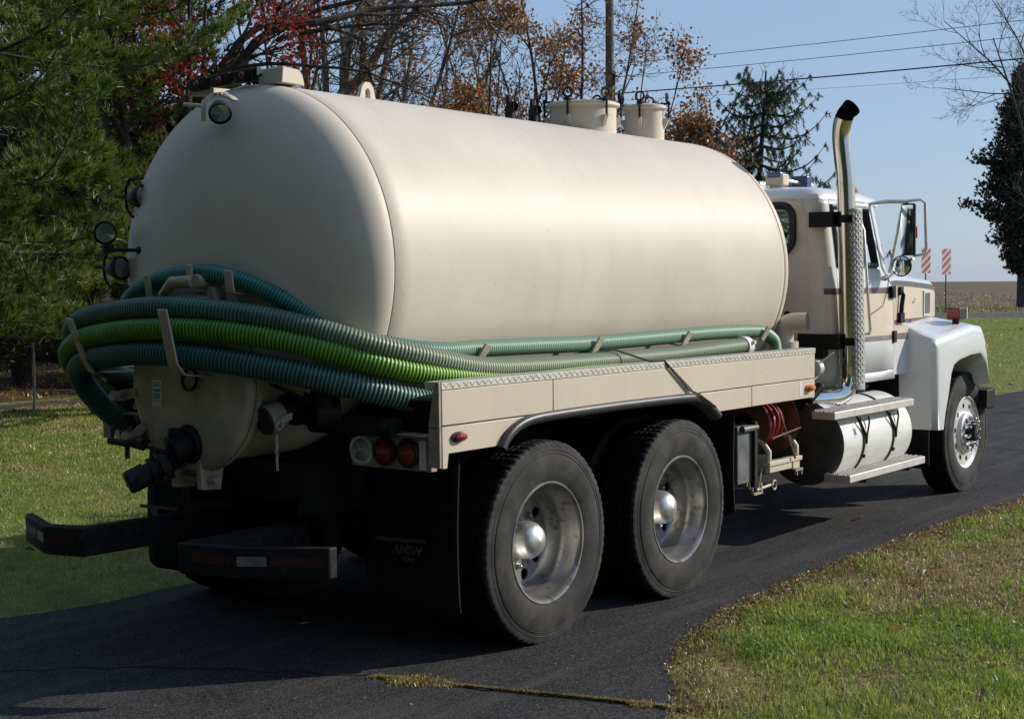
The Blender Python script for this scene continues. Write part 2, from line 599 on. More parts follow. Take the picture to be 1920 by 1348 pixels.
def asphalt(name, c, aggregate=True):
    mt = patch_mat(name, [((c, c * 0.98, c * 1.0), 1, 0, 0, 0), ((c * 1.5, c * 1.45, c * 1.42), 0.45, 0.42, 0.66, 0.75), ((c * 0.6, c * 0.6, c * 0.62), 1.7, 0.5, 0.66, 0.6),
                          ((c * 2.6, c * 2.45, c * 2.3), 95, 0.53, 0.64, 0.8), ((c * 0.3, c * 0.3, c * 0.3), 70, 0.55, 0.64, 0.75)], None, rough=0.88, bump=0.55, bscale=170, spec=0.15)
    n, l = nodes_of(mt)
    b = n['Principled BSDF']
    src = b.inputs['Base Color'].links[0].from_socket
    g = n.new('ShaderNodeNewGeometry')
    vo = n.new('ShaderNodeTexVoronoi')            # single stones of the aggregate
    vo.inputs['Scale'].default_value = 130
    l.new(g.outputs['Position'], vo.inputs['Vector'])
    sp = n.new('ShaderNodeSeparateColor')
    l.new(vo.outputs['Color'], sp.inputs[0])
    mr = n.new('ShaderNodeMapRange')
    mr.inputs['From Min'].default_value = 0.15
    mr.inputs['To Min'].default_value = 0.52
    mr.inputs['To Max'].default_value = 1.7
    l.new(sp.outputs[0], mr.inputs['Value'])
    mx = n.new('ShaderNodeVectorMath')
    mx.operation = 'MULTIPLY'
    l.new(src, mx.inputs[0])
    l.new(mr.outputs[0], mx.inputs[1])
    # pale dust dragged along the wheel tracks
    mp = n.new('ShaderNodeMapping')
    mp.inputs['Scale'].default_value = (0.28, 3.2, 1)
    mp.inputs['Rotation'].default_value = (0, 0, 0.05)
    l.new(g.outputs['Position'], mp.inputs[0])
    nz = n.new('ShaderNodeTexNoise')
    nz.inputs['Scale'].default_value = 1.3
    nz.inputs['Detail'].default_value = 8
    nz.inputs['Roughness'].default_value = 0.7
    l.new(mp.outputs[0], nz.inputs['Vector'])
    m2 = n.new('ShaderNodeMapRange')
    m2.inputs['From Min'].default_value = 0.49
    m2.inputs['From Max'].default_value = 0.68
    m2.inputs['To Max'].default_value = 0.75
    l.new(nz.outputs['Fac'], m2.inputs['Value'])
    m3 = n.new('ShaderNodeMix')
    m3.data_type = 'RGBA'
    l.new(m2.outputs[0], m3.inputs['Factor'])
    l.new(mx.outputs[0], m3.inputs['A'])
    m3.inputs['B'].default_value = (c * 2.6, c * 2.4, c * 2.1, 1)
    l.new(m3.outputs['Result'], b.inputs['Base Color'])
    return mt


drive_m = asphalt('driveway_asphalt', 0.043)
road_m = asphalt('road_asphalt', 0.085)
path_m = patch_mat('path_asphalt', [((0.075, 0.055, 0.05), 1, 0, 0, 0), ((0.04, 0.032, 0.03), 0.8, 0.45, 0.6, 0.7), ((0.16, 0.10, 0.05), 1.5, 0.53, 0.6, 0.8)], None)

# ground: one sheet to the horizon
g1 = np.concatenate([-np.geomspace(900, 12, 30), np.linspace(-11, 60, 72), np.geomspace(62, 1200, 40)])
g2 = np.concatenate([-np.geomspace(700, 12, 26), np.linspace(-11, 60, 72), np.geomspace(62, 1200, 40)])
X, Y = np.meshgrid(g1, g2, indexing='ij')
Z = terrain(X, Y)
V = np.stack([X, Y, Z], -1).reshape(-1, 3)
ny = len(g2)
I, J = np.meshgrid(np.arange(len(g1) - 1), np.arange(ny - 1), indexing='ij')
a = (I * ny + J).ravel()
F = np.stack([a, a + ny, a + ny + 1, a + 1], 1)
D = depth_of(V[F].mean(1)[:, 0], V[F].mean(1)[:, 1])
PXc = V[F].mean(1)
mi = np.where(D > 82, 1, 0)
gr = fast_mesh('ground', V, F, [lawn_m, field_m], mi=mi, smooth=True)
tag(gr, kind='structure')


def sheet(name, poly, z, mt, sub=None):
    bm = bmesh.new()
    vs = [bm.verts.new((p[0], p[1], z)) for p in poly]
    f = bm.faces.new(vs)
    bm.normal_update()
    if f.normal.z < 0: f.normal_flip()
    bmesh.ops.triangulate(bm, faces=bm.faces)
    me = bpy.data.meshes.new(name)
    bm.to_mesh(me); bm.free()
    me.materials.append(mt)
    o = bpy.data.objects.new(name, me)
    COL.objects.link(o)
    return tag(o, kind='structure')


# driveway: its right edge flares towards the viewer, its far end swings to the road
right_edge = [(-16, -7.5), (-8, -5.2), (-3.5, -3.9), (-1.6, -3.0), (-0.76, -2.40), (-0.42, -2.19), (-0.06, -1.96), (0.22, -1.83), (0.55, -1.735), (1.2, -1.60), (2.05, -1.53), (3.44, -1.52), (6.17, -1.62), (9, -1.72), (14, -1.8), (20, -2.1), (28, -2.8), (40, -4.5), (60, -9)]
left_edge = [(-16, 3.2), (-6, 2.6), (-3, 2.0), (-1.41, 1.55), (-0.65, 1.42), (2, 1.40), (8, 1.55), (13, 1.95), (16.3, 2.2), (18, 2.1), (24, 1.5), (40, -0.3), (60, -4.6)]
def smooth2(P, n):
    return [(q[0], q[1]) for q in spline([(p[0], p[1], 0) for p in P], n)]
RE, LE = smooth2(right_edge, 300), smooth2(left_edge, 200)
RE = [(q[0] + 0.02 * math.sin(q[0] * 9), q[1] + 0.022 * math.sin(q[0] * 23) + 0.015 * math.sin(q[0] * 41 + 1)) for q in RE]
LE = [(q[0], q[1] + 0.03 * math.sin(q[0] * 11)) for q in LE]
sheet('driveway', RE + LE[::-1], 0.006, drive_m)
# public road across the far end and its opposite verge
n_ = np.array([0.795, 0.606]); t_ = np.array([0.606, -0.795])
def strip(d0, d1, a0, a1):
    c = CAM[:2]
    return [tuple(c + n_ * d0 + t_ * a0), tuple(c + n_ * d0 + t_ * a1), tuple(c + n_ * d1 + t_ * a1), tuple(c + n_ * d1 + t_ * a0)]
sheet('road', strip(68.5, 78.5, -140, 160), 0.010, road_m)
# brown side lane on the left with the wooded bank behind it
sheet('side_lane', [(-30, 12.5), (4, 12.9), (9, 13.2), (16, 14.2), (30, 17), (30, 18.6), (16, 15.5), (9, 14.4), (4, 14.1), (-30, 13.6)], 0.008, path_m)
sheet('woodland_floor', [(-40, 14.3), (4, 14.7), (9, 14.9), (16, 16.0), (30, 19.1), (45, 34), (30, 70), (-20, 70), (-60, 40)], 0.004, litter_m)

# ------------------------------------------------------------------ grass, leaves and weeds
def blade_mat(name, cols, trans=0.45):
    mt = patch_mat(name, cols, None, rough=0.42, bump=0.0, spec=0.5)
    n, l = nodes_of(mt)
    b = n['Principled BSDF']
    src = b.inputs['Base Color'].links[0].from_socket
    l.remove(b.inputs['Normal'].links[0])
    tr = n.new('ShaderNodeBsdfTranslucent')
    l.new(src, tr.inputs[0])
    ms = n.new('ShaderNodeMixShader')
    ms.inputs[0].default_value = trans
    l.new(b.outputs[0], ms.inputs[1]); l.new(tr.outputs[0], ms.inputs[2])
    l.new(ms.outputs[0], n['Material Output'].inputs[0])
    return mt


blade_g = blade_mat('grass_green', [((0.235, 0.34, 0.042), 1, 0, 0, 0), ((0.39, 0.43, 0.09), 1.1, 0.44, 0.64, 0.8), ((0.105, 0.20, 0.020), 2.6, 0.46, 0.62, 0.8), ((0.50, 0.50, 0.24), 60, 0.52, 0.62, 0.7)])
blade_d = blade_mat('grass_dry', [((0.46, 0.36, 0.20), 1, 0, 0, 0), ((0.58, 0.47, 0.30), 3, 0.42, 0.6, 0.8), ((0.26, 0.17, 0.075), 6, 0.5, 0.62, 0.8), ((0.34, 0.20, 0.09), 50, 0.5, 0.6, 0.6)], 0.2)
blade_b = blade_mat('grass_dead', [((0.24, 0.14, 0.06), 1, 0, 0, 0), ((0.36, 0.22, 0.10), 4, 0.45, 0.6, 0.8), ((0.12, 0.07, 0.035), 9, 0.5, 0.6, 0.8)], 0.15)
leaf_o = blade_mat('leaf_orange', [((0.36, 0.14, 0.04), 1, 0, 0, 0), ((0.50, 0.26, 0.06), 2.3, 0.45, 0.6, 0.8), ((0.16, 0.055, 0.025), 5, 0.5, 0.6, 0.8)], 0.4)
leaf_b = blade_mat('leaf_brown', [((0.20, 0.105, 0.045), 1, 0, 0, 0), ((0.30, 0.20, 0.10), 3, 0.45, 0.6, 0.8), ((0.10, 0.05, 0.025), 6, 0.5, 0.6, 0.8)], 0.25)
leaf_r = blade_mat('leaf_red', [((0.30, 0.030, 0.018), 1, 0, 0, 0), ((0.42, 0.075, 0.03), 3, 0.45, 0.6, 0.8)], 0.4)


def vnoise(x, y, s, seed=0):
    """cheap smooth value noise on the CPU"""
    r = np.random.default_rng(seed).random((256, 256))
    u, v = x * s, y * s
    iu, iv = np.floor(u).astype(int), np.floor(v).astype(int)
    fu, fv = u - iu, v - iv
    fu, fv = fu * fu * (3 - 2 * fu), fv * fv * (3 - 2 * fv)
    g = lambda a, b: r[a % 256, b % 256]
    return (g(iu, iv) * (1 - fu) + g(iu + 1, iv) * fu) * (1 - fv) + (g(iu, iv + 1) * (1 - fu) + g(iu + 1, iv + 1) * fu) * fv


def re_y(x): return np.interp(x, [q[0] for q in RE], [q[1] for q in RE])
def le_y(x): return np.interp(x, [q[0] for q in LE], [q[1] for q in LE])


def blades(name, P, H, W, mats, mi, lean=0.5):
    """bent blades: 2 quads-as-triangles each (3 triangles)"""
    n = len(P)
    a = rng.uniform(0, 2 * PI, n)
    side = np.stack([np.cos(a), np.sin(a), np.zeros(n)], 1)
    b = rng.uniform(0, 2 * PI, n)
    L = (rng.random(n) ** 0.8 * lean)[:, None] * np.stack([np.cos(b), np.sin(b), np.zeros(n)], 1)
    up = np.array([0, 0, 1.0])
    H = H[:, None]; W = W[:, None]
    p0, p1 = P - side * W, P + side * W
    mid = P + up * H * 0.55 + L * H * 0.35
    p2, p3 = mid - side * W * 0.75, mid + side * W * 0.75
    tip = P + up * H * (1 - 0.3 * np.linalg.norm(L, axis=1)[:, None]) + L * H
    V = np.stack([p0, p1, p2, p3, tip], 1).reshape(-1, 3)
    k = np.arange(n)[:, None] * 5
    F = np.concatenate([k + [0, 1, 3], k + [0, 3, 2], k + [2, 3, 4]], 1).reshape(-1, 3)
    o = fast_mesh(name, V, F, mats, mi=np.repeat(mi, 3))
    return tag(o, kind='stuff')


def scatter(poly_fn, x0, x1, y0, y1, n):
    x = rng.uniform(x0, x1, n); y = rng.uniform(y0, y1, n)
    k = poly_fn(x, y)
    return x[k], y[k]


def in_view(x, y, mg=60):
    d = np.stack([x, y, np.zeros_like(x)], -1) - CAM
    z = d @ CF
    px = 960 + FPX * (d @ CR) / z
    py = 674 - FPX * (d @ CU) / z
    return (z > 1) & (px > -mg) & (px < 1920 + mg) & (py < 1348 + mg)


# near lawn on the right of the driveway
def near_ok(x, y): return (y < re_y(x) + 0.02 + 0.05 * (vnoise(x, y, 9, 3) - .5)) & in_view(x, y, 420)
x, y = scatter(near_ok, -2.0, 11, -6, -1.4, 460000)
dist = np.hypot(x - CAM[0], y - CAM[1])
keep = rng.random(len(x)) < np.clip(7.5 / dist, 0, 1) ** 1.2
x, y, dist = x[keep], y[keep], dist[keep]
edge = re_y(x) - y
dry = (0.75 + 0.9 * vnoise(x, y, 2.6, 12)) * np.clip(1 - edge / 0.42, 0, 1) + 1.15 * (vnoise(x, y, 0.8, 5) - 0.52) + 0.8 * (vnoise(x, y, 3.1, 6) - 0.5)
dry += 0.85 * np.exp(-((y + 2.15 + 0.05 * x) / 0.38) ** 2) * np.clip((x - 1.0) / 1.2, 0, 1)
thin = vnoise(x, y, 5.5, 9)
isdry = (rng.random(len(x)) < np.clip(dry + 0.18, 0.08, 0.97))
keep = (rng.random(len(x)) < np.where(isdry, 0.75, 1.0) * (0.45 + 0.75 * thin))
x, y, edge, isdry, dist = x[keep], y[keep], edge[keep], isdry[keep], dist[keep]
Hh = rng.uniform(0.016, 0.062, len(x)) * np.where(isdry, 0.65, 1.0) * (0.6 + 0.8 * vnoise(x, y, 2.3, 8)) * np.clip(0.55 + edge / 0.4, 0.5, 1)
blades('lawn_grass', np.stack([x, y, np.zeros_like(x)], 1), Hh, rng.uniform(0.0014, 0.0034, len(x)) * np.clip(dist / 5, 1, 2.2), [blade_g, blade_d, blade_b], np.where(isdry & (rng.random(len(x)) < np.clip(1.1 - edge / 0.3, 0.12, 0.85)), 2, isdry.astype(int)), 0.95)

# lawn on the left, between driveway and side lane, and the far lawn ahead of the truck
def left_ok(x, y):
    ly = le_y(x)
    return (y > ly - 0.02) & (y < 12.9 + 0.035 * np.clip(x, 0, 20) * 2) & in_view(x, y)
x, y = scatter(left_ok, -4, 14, 1.3, 13.5, 330000)
dist = np.hypot(x - CAM[0], y - CAM[1])
px_ = 960 + FPX * ((np.stack([x, y, 0 * x], -1) - CAM) @ CR) / ((np.stack([x, y, 0 * x], -1) - CAM) @ CF)
k = px_ < 420
x, y, dist = x[k], y[k], dist[k]
isdry = rng.random(len(x)) < np.clip(0.16 + 0.9 * (vnoise(x, y, 0.7, 15) - .5) + 0.7 * (vnoise(x, y, 2.5, 16) - .5) + 0.5 * np.clip((y - 11.5) / 2, 0, 1), 0.05, 0.8)
Hh = rng.uniform(0.02, 0.055, len(x)) * (0.6 + 0.7 * vnoise(x, y, 1.5, 18))
blades('lawn_grass', np.stack([x, y, np.zeros_like(x)], 1), Hh, rng.uniform(0.002, 0.004, len(x)) * dist / 12, [blade_g, blade_d], isdry.astype(int), 0.9)


def far_ok(x, y):
    d = depth_of(x, y)
    return (d < 68) & ((y > le_y(x)) | (y < re_y(x))) & in_view(x, y)
x, y = scatter(far_ok, 8, 62, 1, 32, 300000)
px_ = 960 + FPX * ((np.stack([x, y, 0 * x], -1) - CAM) @ CR) / ((np.stack([x, y, 0 * x], -1) - CAM) @ CF)
k = (px_ > 1650)
x, y = x[k], y[k]
dist = np.hypot(x - CAM[0], y - CAM[1])
isdry = rng.random(len(x)) < np.clip(0.10 + 0.8 * (vnoise(x, y, 0.25, 25) - .5) + 0.7 * (vnoise(x, y, 1.1, 26) - .5), 0.03, 0.7)
blades('lawn_grass', np.stack([x, y, np.zeros_like(x)], 1), rng.uniform(0.03, 0.07, len(x)), 0.0035 * dist / 22, [blade_g, blade_d], isdry.astype(int), 0.9)


def litter(name, x, y, z, size, mats, mi, up=0.6):
    """small folded fallen leaves"""
    n = len(x)
    P = np.stack([x, y, z], 1)
    nrm = rng.normal(0, 0.55, (n, 3)); nrm[:, 2] = np.abs(nrm[:, 2]) + up
    nrm /= np.linalg.norm(nrm, axis=1)[:, None]
    a = np.cross(nrm, rng.normal(0, 1, (n, 3))); a /= np.linalg.norm(a, axis=1)[:, None]
    b = np.cross(nrm, a)
    s = size[:, None]
    V = np.stack([P - a * s, P + b * s * 0.55 + nrm * s * 0.3, P + a * s * 1.05, P - b * s * 0.5 + nrm * s * 0.22], 1).reshape(-1, 3)
    V[:, 2] = np.maximum(V[:, 2], 0.009)
    k = np.arange(n)[:, None] * 4
    F = np.concatenate([k + [0, 1, 2], k + [0, 2, 3]], 1).reshape(-1, 3)
    return tag(fast_mesh(name, V, F, mats, mi=np.repeat(mi, 2)), kind='stuff')


lx, ly_ = [], []
x, y = scatter(left_ok, -4, 14, 2, 13.5, 900); lx.append(x); ly_.append(y)
x, y = scatter(far_ok, 9, 60, 1, 32, 2500); lx.append(x); ly_.append(y)
x, y = scatter(near_ok, -1.5, 9, -5, -1.5, 110); lx.append(x); ly_.append(y)
x = rng.uniform(-2, 24, 26000); y = rng.uniform(12.6, 26, 26000)
k = in_view(x, y) & (rng.random(len(x)) < 0.12 + 0.9 * (vnoise(x, y, 0.6, 33) > .5) * (y > 13.8)); lx.append(x[k]); ly_.append(y[k])
lx, ly_ = np.concatenate(lx), np.concatenate(ly_)
litter('fallen_leaves', lx, ly_, 0.02 + 0.015 * rng.random(len(lx)), rng.uniform(0.022, 0.05, len(lx)), [leaf_b, leaf_o], (rng.random(len(lx)) < 0.3).astype(int))
# brown bits gathered along the driveway edge
x = rng.uniform(-1.2, 9, 9000); y = re_y(x) - np.abs(rng.normal(-0.01, 0.10, 9000)) + 0.015
k = in_view(x, y) & (rng.random(9000) < 0.25 + 0.9 * vnoise(x, y, 2.2, 37))
x, y = x[k], y[k]
litter('edge_litter', x, y, 0.012 + 0.012 * rng.random(len(x)), rng.uniform(0.004, 0.012, len(x)), [leaf_b, leaf_o, blade_d], rng.choice([0, 1, 2], len(x), p=[.42, .10, .48]), 0.3)
x = rng.uniform(-2.5, 9, 260); y = rng.uniform(-2.6, 1.4, 260)
k = (y > re_y(x)) & in_view(x, y)
x, y = x[k], y[k]
litter('driveway_grit', x, y, np.full(len(x), 0.010), rng.uniform(0.003, 0.010, len(x)), [leaf_b, blade_d], rng.integers(0, 2, len(x)), 0.8)
# a few leaves and bits on the asphalt
litter('fallen_leaves', np.array([4.35, 4.9, 1.6, 6.9, 8.2, 2.6, 7.6]), np.array([-0.95, -1.25, -1.2, -1.1, -0.7, -1.42, 0.2]), np.full(7, 0.012), np.array([0.05, 0.025, 0.02, 0.03, 0.03, 0.02, 0.03]), [leaf_o, leaf_b], np.array([0, 1, 1, 1, 0, 1, 1]))
# weeds along the joint that crosses the driveway
n = 9000
t = 0.33 + 0.67 * rng.random(n) ** 0.85
jx, jy = [-2.35, -1.6, -1.05, -0.98, -0.86, -0.77, -0.70, -0.62], [0.9, 0.15, -0.87, -1.10, -1.55, -1.85, -2.1, -2.42]
s = np.linspace(0, 1, 8)
x, y = np.interp(t, s, jx), np.interp(t, s, jy)
wd = 0.003 + 0.085 * (1.25 - 0.6 * t) * vnoise(t * 30, t * 0, 1.0, 44) * np.clip(vnoise(t * 11, t * 0 + 5, 1.0, 45) * 1.8 - 0.5, 0, 1)
x += rng.normal(0, 1, n) * wd * 0.9; y += rng.normal(0, 1, n) * wd * 0.5
blades('joint_weeds', np.stack([x, y, np.full(n, 0.006)], 1), rng.uniform(0.006, 0.022, n), rng.uniform(0.0014, 0.0034, n), [blade_d, blade_g, leaf_o], rng.choice([0, 1, 2], n, p=[.5, .25, .25]), 1.0)
# cracks ahead of the truck, with a little growth


def crack(pts, wd):
    S = spline([(p[0], p[1], 0) for p in pts], 40)
    S[:, 0] += 0.02 * np.sin(np.arange(40) * 1.7); S[:, 1] += 0.02 * np.sin(np.arange(40) * 2.3 + 1)
    T_ = np.gradient(S, axis=0); T_ /= np.linalg.norm(T_, axis=1)[:, None]
    N_ = np.stack([-T_[:, 1], T_[:, 0], 0 * T_[:, 0]], 1)
    V = np.concatenate([S + N_ * wd, S - N_ * wd]); V[:, 2] = 0.010
    F = np.array([[i, i + 1, 41 + i, 40 + i] for i in range(39)])
    return tag(fast_mesh('driveway_crack', V, F, [M('crack_dark', (0.008, 0.008, 0.008), 0.9)]), kind='structure')


crack([(9.2, -1.6), (9.5, -0.6), (9.9, 0.6), (10.3, 1.6)], 0.012)
crack([(13.2, -1.6), (13.3, -0.2), (13.8, 1.0), (14.2, 1.9)], 0.015)
crack([(-0.60, -2.42), (-0.86, -1.55), (-1.05, -0.87), (-1.6, 0.15), (-2.35, 0.9)], 0.006)

# ================================================================== THE TRUCK
T = empty('tank_truck', (0, 0, 0))
tag(T, 'cream septic vacuum tank truck with a white and cream cab parked on the driveway', 'truck')
rnd = random.Random(5)

# ---------------------------------------------------------------- tank
TR, TZ = 0.93, 1.90
prof = []
for i in range(41):
    u = i / 40 * PI / 2
    r = TR * math.sin(u)
    prof.append((max(r, 0.0005), -0.83 - 0.33 * max(0, 1 - (r / TR) ** 2.3) ** 0.5))
prof += [(TR, -0.822), (TR - 0.004, -0.817), (TR - 0.004, -0.811), (TR, -0.806)]
prof += [(TR, x) for x in np.linspace(-0.7, 3.15, 24)]
prof += [(TR, 3.186), (TR - 0.004, 3.191), (TR - 0.004, 3.197), (TR, 3.202)]
for i in range(25):
    u = (1 - i / 24) * PI / 2
    r = TR * math.sin(u)
    prof.append((max(r, 0.0005), 3.225 + 0.25 * max(0, 1 - (r / TR) ** 2.3) ** 0.5))
tank = MB().lathe(prof, 128, (0, 0, TZ)).build('tank', cream, T, sharp=60)


for x_ in (-0.814, 3.194):  # dark rings drawn in for the shadow line of the weld seams
    MB().lathe([(TR - 0.003, x_ - 0.0028), (TR + 0.0006, x_ - 0.0028), (TR + 0.0006, x_ + 0.0028), (TR - 0.003, x_ + 0.0028)], 128, (0, 0, TZ)).build('seam_line', M('seam_shadow_tone', (0.22, 0.18, 0.14), 0.7), tank)


def dome_x(y, z):
    r = min(TR, math.hypot(y, z - TZ))
    return -0.83 - 0.33 * max(0, 1 - (r / TR) ** 2.3) ** 0.5


# rear hatch: short neck, round door, clamps and hinge
HZ, HR, HX = 1.355, 0.425, -1.27
b = MB()
b.lathe([(HR - 0.03, -0.84), (HR - 0.03, HX + 0.06), (HR + 0.012, HX + 0.06), (HR + 0.012, HX + 0.028), (HR - 0.02, HX + 0.028)], 64, (0, 0, HZ))
hatch = b.build('rear_hatch', cream_dirty, T)
b = MB()
pr = [(0.001, HX - 0.045)] + [(HR * math.sin(a), HX - 0.045 * math.cos(a) ** 0.6) for a in np.linspace(0.15, PI / 2 - 0.05, 12)] + [(HR + 0.006, HX + 0.004), (HR + 0.006, HX + 0.024), (HR - 0.02, HX + 0.026)]
b.lathe(pr, 64, (0, 0, HZ)).build('hatch_door', cream_dirty, hatch)
for k, a in enumerate((3.3, 3.75)):
    b = MB()
    cy, cz = -math.cos(a), math.sin(a)
    q = np.array([HX - 0.02, cy * HR, HZ + cz * HR])
    rad = np.array([0, cy, cz]); tan = np.array([0, -cz, cy])
    b.obox(q + rad * 0.035, (0.014, 0, 0), rad * 0.075, tan * 0.026)
    b.cyl(q + rad * 0.07 + (-0.07, 0, 0), q + rad * 0.07 + (0.10, 0, 0), 0.014, n=8)
    b.cyl(q + rad * 0.07 + (-0.075, 0, 0), q + rad * 0.07 + (-0.045, 0, 0), 0.028, n=6)
    b.obox(q + rad * 0.06 + (0.07, 0, 0), (0.03, 0, 0), rad * 0.05, tan * 0.012)
    b.build('hatch_clamp', cream_dirty, hatch, bevel=0.003)
b = MB()      # bottom hinge lugs with a pin
for y in (-0.09, 0.10):
    b.prism([(HX - 0.02, HZ - HR - 0.09), (HX + 0.10, HZ - HR - 0.10), (HX + 0.14, HZ - HR + 0.10), (HX - 0.03, HZ - HR + 0.07)], 'y', y, y + 0.035)
b.cyl((HX + 0.03, -0.15, HZ - HR - 0.045), (HX + 0.03, 0.2, HZ - HR - 0.045), 0.02)
b.build('hatch_hinge', cream_dirty, hatch, bevel=0.004)
b = MB()      # warning decals on the door
px_ = HX - 0.0475
b.box((px_, 0.235, 1.265), (px_ + 0.004, 0.165, 1.365)).build('warning_label', sticker, hatch)
b = MB().box((px_, 0.235, 1.225), (px_ + 0.004, 0.165, 1.26)).build('warning_label', sticker, hatch)
b = MB()
for k in range(9):
    z = 1.300 - k * 0.0042 - (0.036 if k > 6 else 0)
    b.box((px_ - 0.0008, 0.228 - 0.004 * (k % 2), z), (px_ + 0.001, 0.172 + 0.003 * (k % 3), z - 0.0016))
b.box((px_ - 0.0008, 0.225, 1.352), (px_ + 0.001, 0.178, 1.348))
b.box((px_ - 0.0008, 0.228, 1.341), (px_ + 0.001, 0.176, 1.334))
b.build('label_print', ink, hatch)['kind'] = 'stuff'
text('WARNING', 'label_lettering', 0.0135, (px_ - 0.0008, 0.229, 1.309), (PI / 2, 0, -PI / 2), ink, hatch, bold=0.0003, sx=0.9)
b = MB()      # black rubber ring hanging under the hook
b.tube([(HX - 0.055 + 0.005 * math.sin(t), -0.055 + 0.052 * math.cos(t), 1.375 + 0.052 * math.sin(t)) for t in np.linspace(0, 2 * PI, 25)], 0.008, 8, caps=False)
b.build('handle_ring', blackm, hatch)
b = MB()      # top locking arm of the hatch
b.tube([(-1.22, 0.28, 1.72), (-1.3, 0.16, 1.78), (-1.33, 0.05, 1.84), (-1.3, -0.06, 1.845)], [0.018, 0.022, 0.03, 0.03], 10)
b.prism([(-0.06, 1.66), (-0.12, 1.82), (-0.16, 1.82), (-0.20, 1.66)], 'x', -1.26, -1.225)
b.prism([(-0.22, 1.66), (-0.22, 1.80), (-0.26, 1.80), (-0.31, 1.62)], 'x', -1.23, -1.195)
b.cyl((-1.30, -0.08, 1.845), (-1.12, -0.08, 1.845), 0.035)
b.build('locking_arm', cream_dirty, hatch, bevel=0.003)

# lifting lugs and vents on top
b = MB()
lug = [(-0.075, -0.03), (-0.045, 0.075), (-0.02, 0.1), (0.02, 0.1), (0.045, 0.075), (0.075, -0.03)]
inner = [(-0.02, 0.0), (-0.02, 0.05), (-0.01, 0.066), (0.01, 0.066), (0.02, 0.05), (0.02, 0.0)]
for y, s in ((-0.012, 1), (0.012, -1)):
    v = [(0.0 + q[0], y, TZ + TR + q[1]) for q in lug + inner]
    f = [(i, i + 1, 6 + i + 1, 6 + i) for i in range(5)] + [(5, 0, 6, 11)]
    b.add(v, f, 0, False)
for L in (lug, inner):
    v = [(q[0], y, TZ + TR + q[1]) for y in (-0.012, 0.012) for q in L]
    b.add(v, [(i, (i + 1) % 6, 6 + (i + 1) % 6, 6 + i) for i in range(6)], 0, False)
b.build('lifting_lug', cream, T)
for x in (1.30, 1.545):
    b = MB()
    b.cyl((x, 0.0, 2.80), (x, 0.0, 2.875), 0.032, n=14)
    b.tube([(x, 0, 2.87), (x, 0, 2.905), (x - 0.004, -0.012, 2.915), (x - 0.008, -0.045, 2.915)], [0.03, 0.034, 0.036, 0.03], 12, caps=False)
    b.cyl((x, 0.01, 2.90), (x, 0.01, 2.99), 0.02, 0.012, n=8)
    b.cyl((x - 0.0075, -0.036, 2.915), (x - 0.0078, -0.0355, 2.915), 0.028, n=12)
    b.build('vent_pipe', blackm, T)


def manhole(cx, r, ztop, n_cl, ph):
    b = MB()
    b.cyl((cx, 0, 2.76), (cx, 0, ztop - 0.02), r, n=48, caps=False)
    b.tube([(cx + r * math.cos(t), r * math.sin(t), 2.818 + (TZ + math.sqrt(max(0.01, TR ** 2 - (r * math.sin(t)) ** 2)) - 2.83)) for t in np.linspace(0, 2 * PI, 49)], 0.012, 6, caps=False)
    mh = b.build('manhole', cream, T)
    b = MB()
    b.lathe([(0.001, ztop + 0.014), (r * 0.7, ztop + 0.012), (r + 0.006, ztop + 0.004), (r + 0.022, ztop - 0.004), (r + 0.024, ztop - 0.022), (r + 0.012, ztop - 0.028), (r - 0.01, ztop - 0.028)], 48, (cx, 0, 0), 'z')
    b.build('manhole_lid', cream, mh)
    for k in range(n_cl):
        t = ph + k * 2 * PI / n_cl
        e = np.array([math.cos(t), math.sin(t), 0]); g = np.array([-math.sin(t), math.cos(t), 0])
        q = np.array([cx, 0, ztop]) + e * (r + 0.022)
        b = MB()
        b.obox(q + (0, 0, 0.012) - e * 0.03, e * 0.055, g * 0.018, (0, 0, 0.006))
        b.cyl(q + e * 0.012 + (0, 0, -0.10), q + e * 0.012 + (0, 0, 0.03), 0.008, n=8)
        b.tube([q + (0, 0, 0.055) + g * 0.03 * math.cos(a) + (0, 0, 0.03 * math.sin(a)) for a in np.linspace(0, 2 * PI, 15)], 0.007, 6, caps=False)
        b.build('clamp_bolt', blackm, mh)
        b = MB()
        v0 = q - e * 0.025 + (0, 0, -0.09)
        b.prism([(0, 0), (0.045, 0), (0.01, -0.07), (0, -0.07)], 'y', -0.012, 0.012)
        b.v = [tuple(v0 + e * p[0] + g * p[1] + np.array([0, 0, p[2]])) for p in b.v]
        b.build('clamp_lug', cream, mh)
    return mh


manhole(2.10, 0.222, 3.005, 6, 0.2)
manhole(2.87, 0.138, 3.06, 4, 0.35)

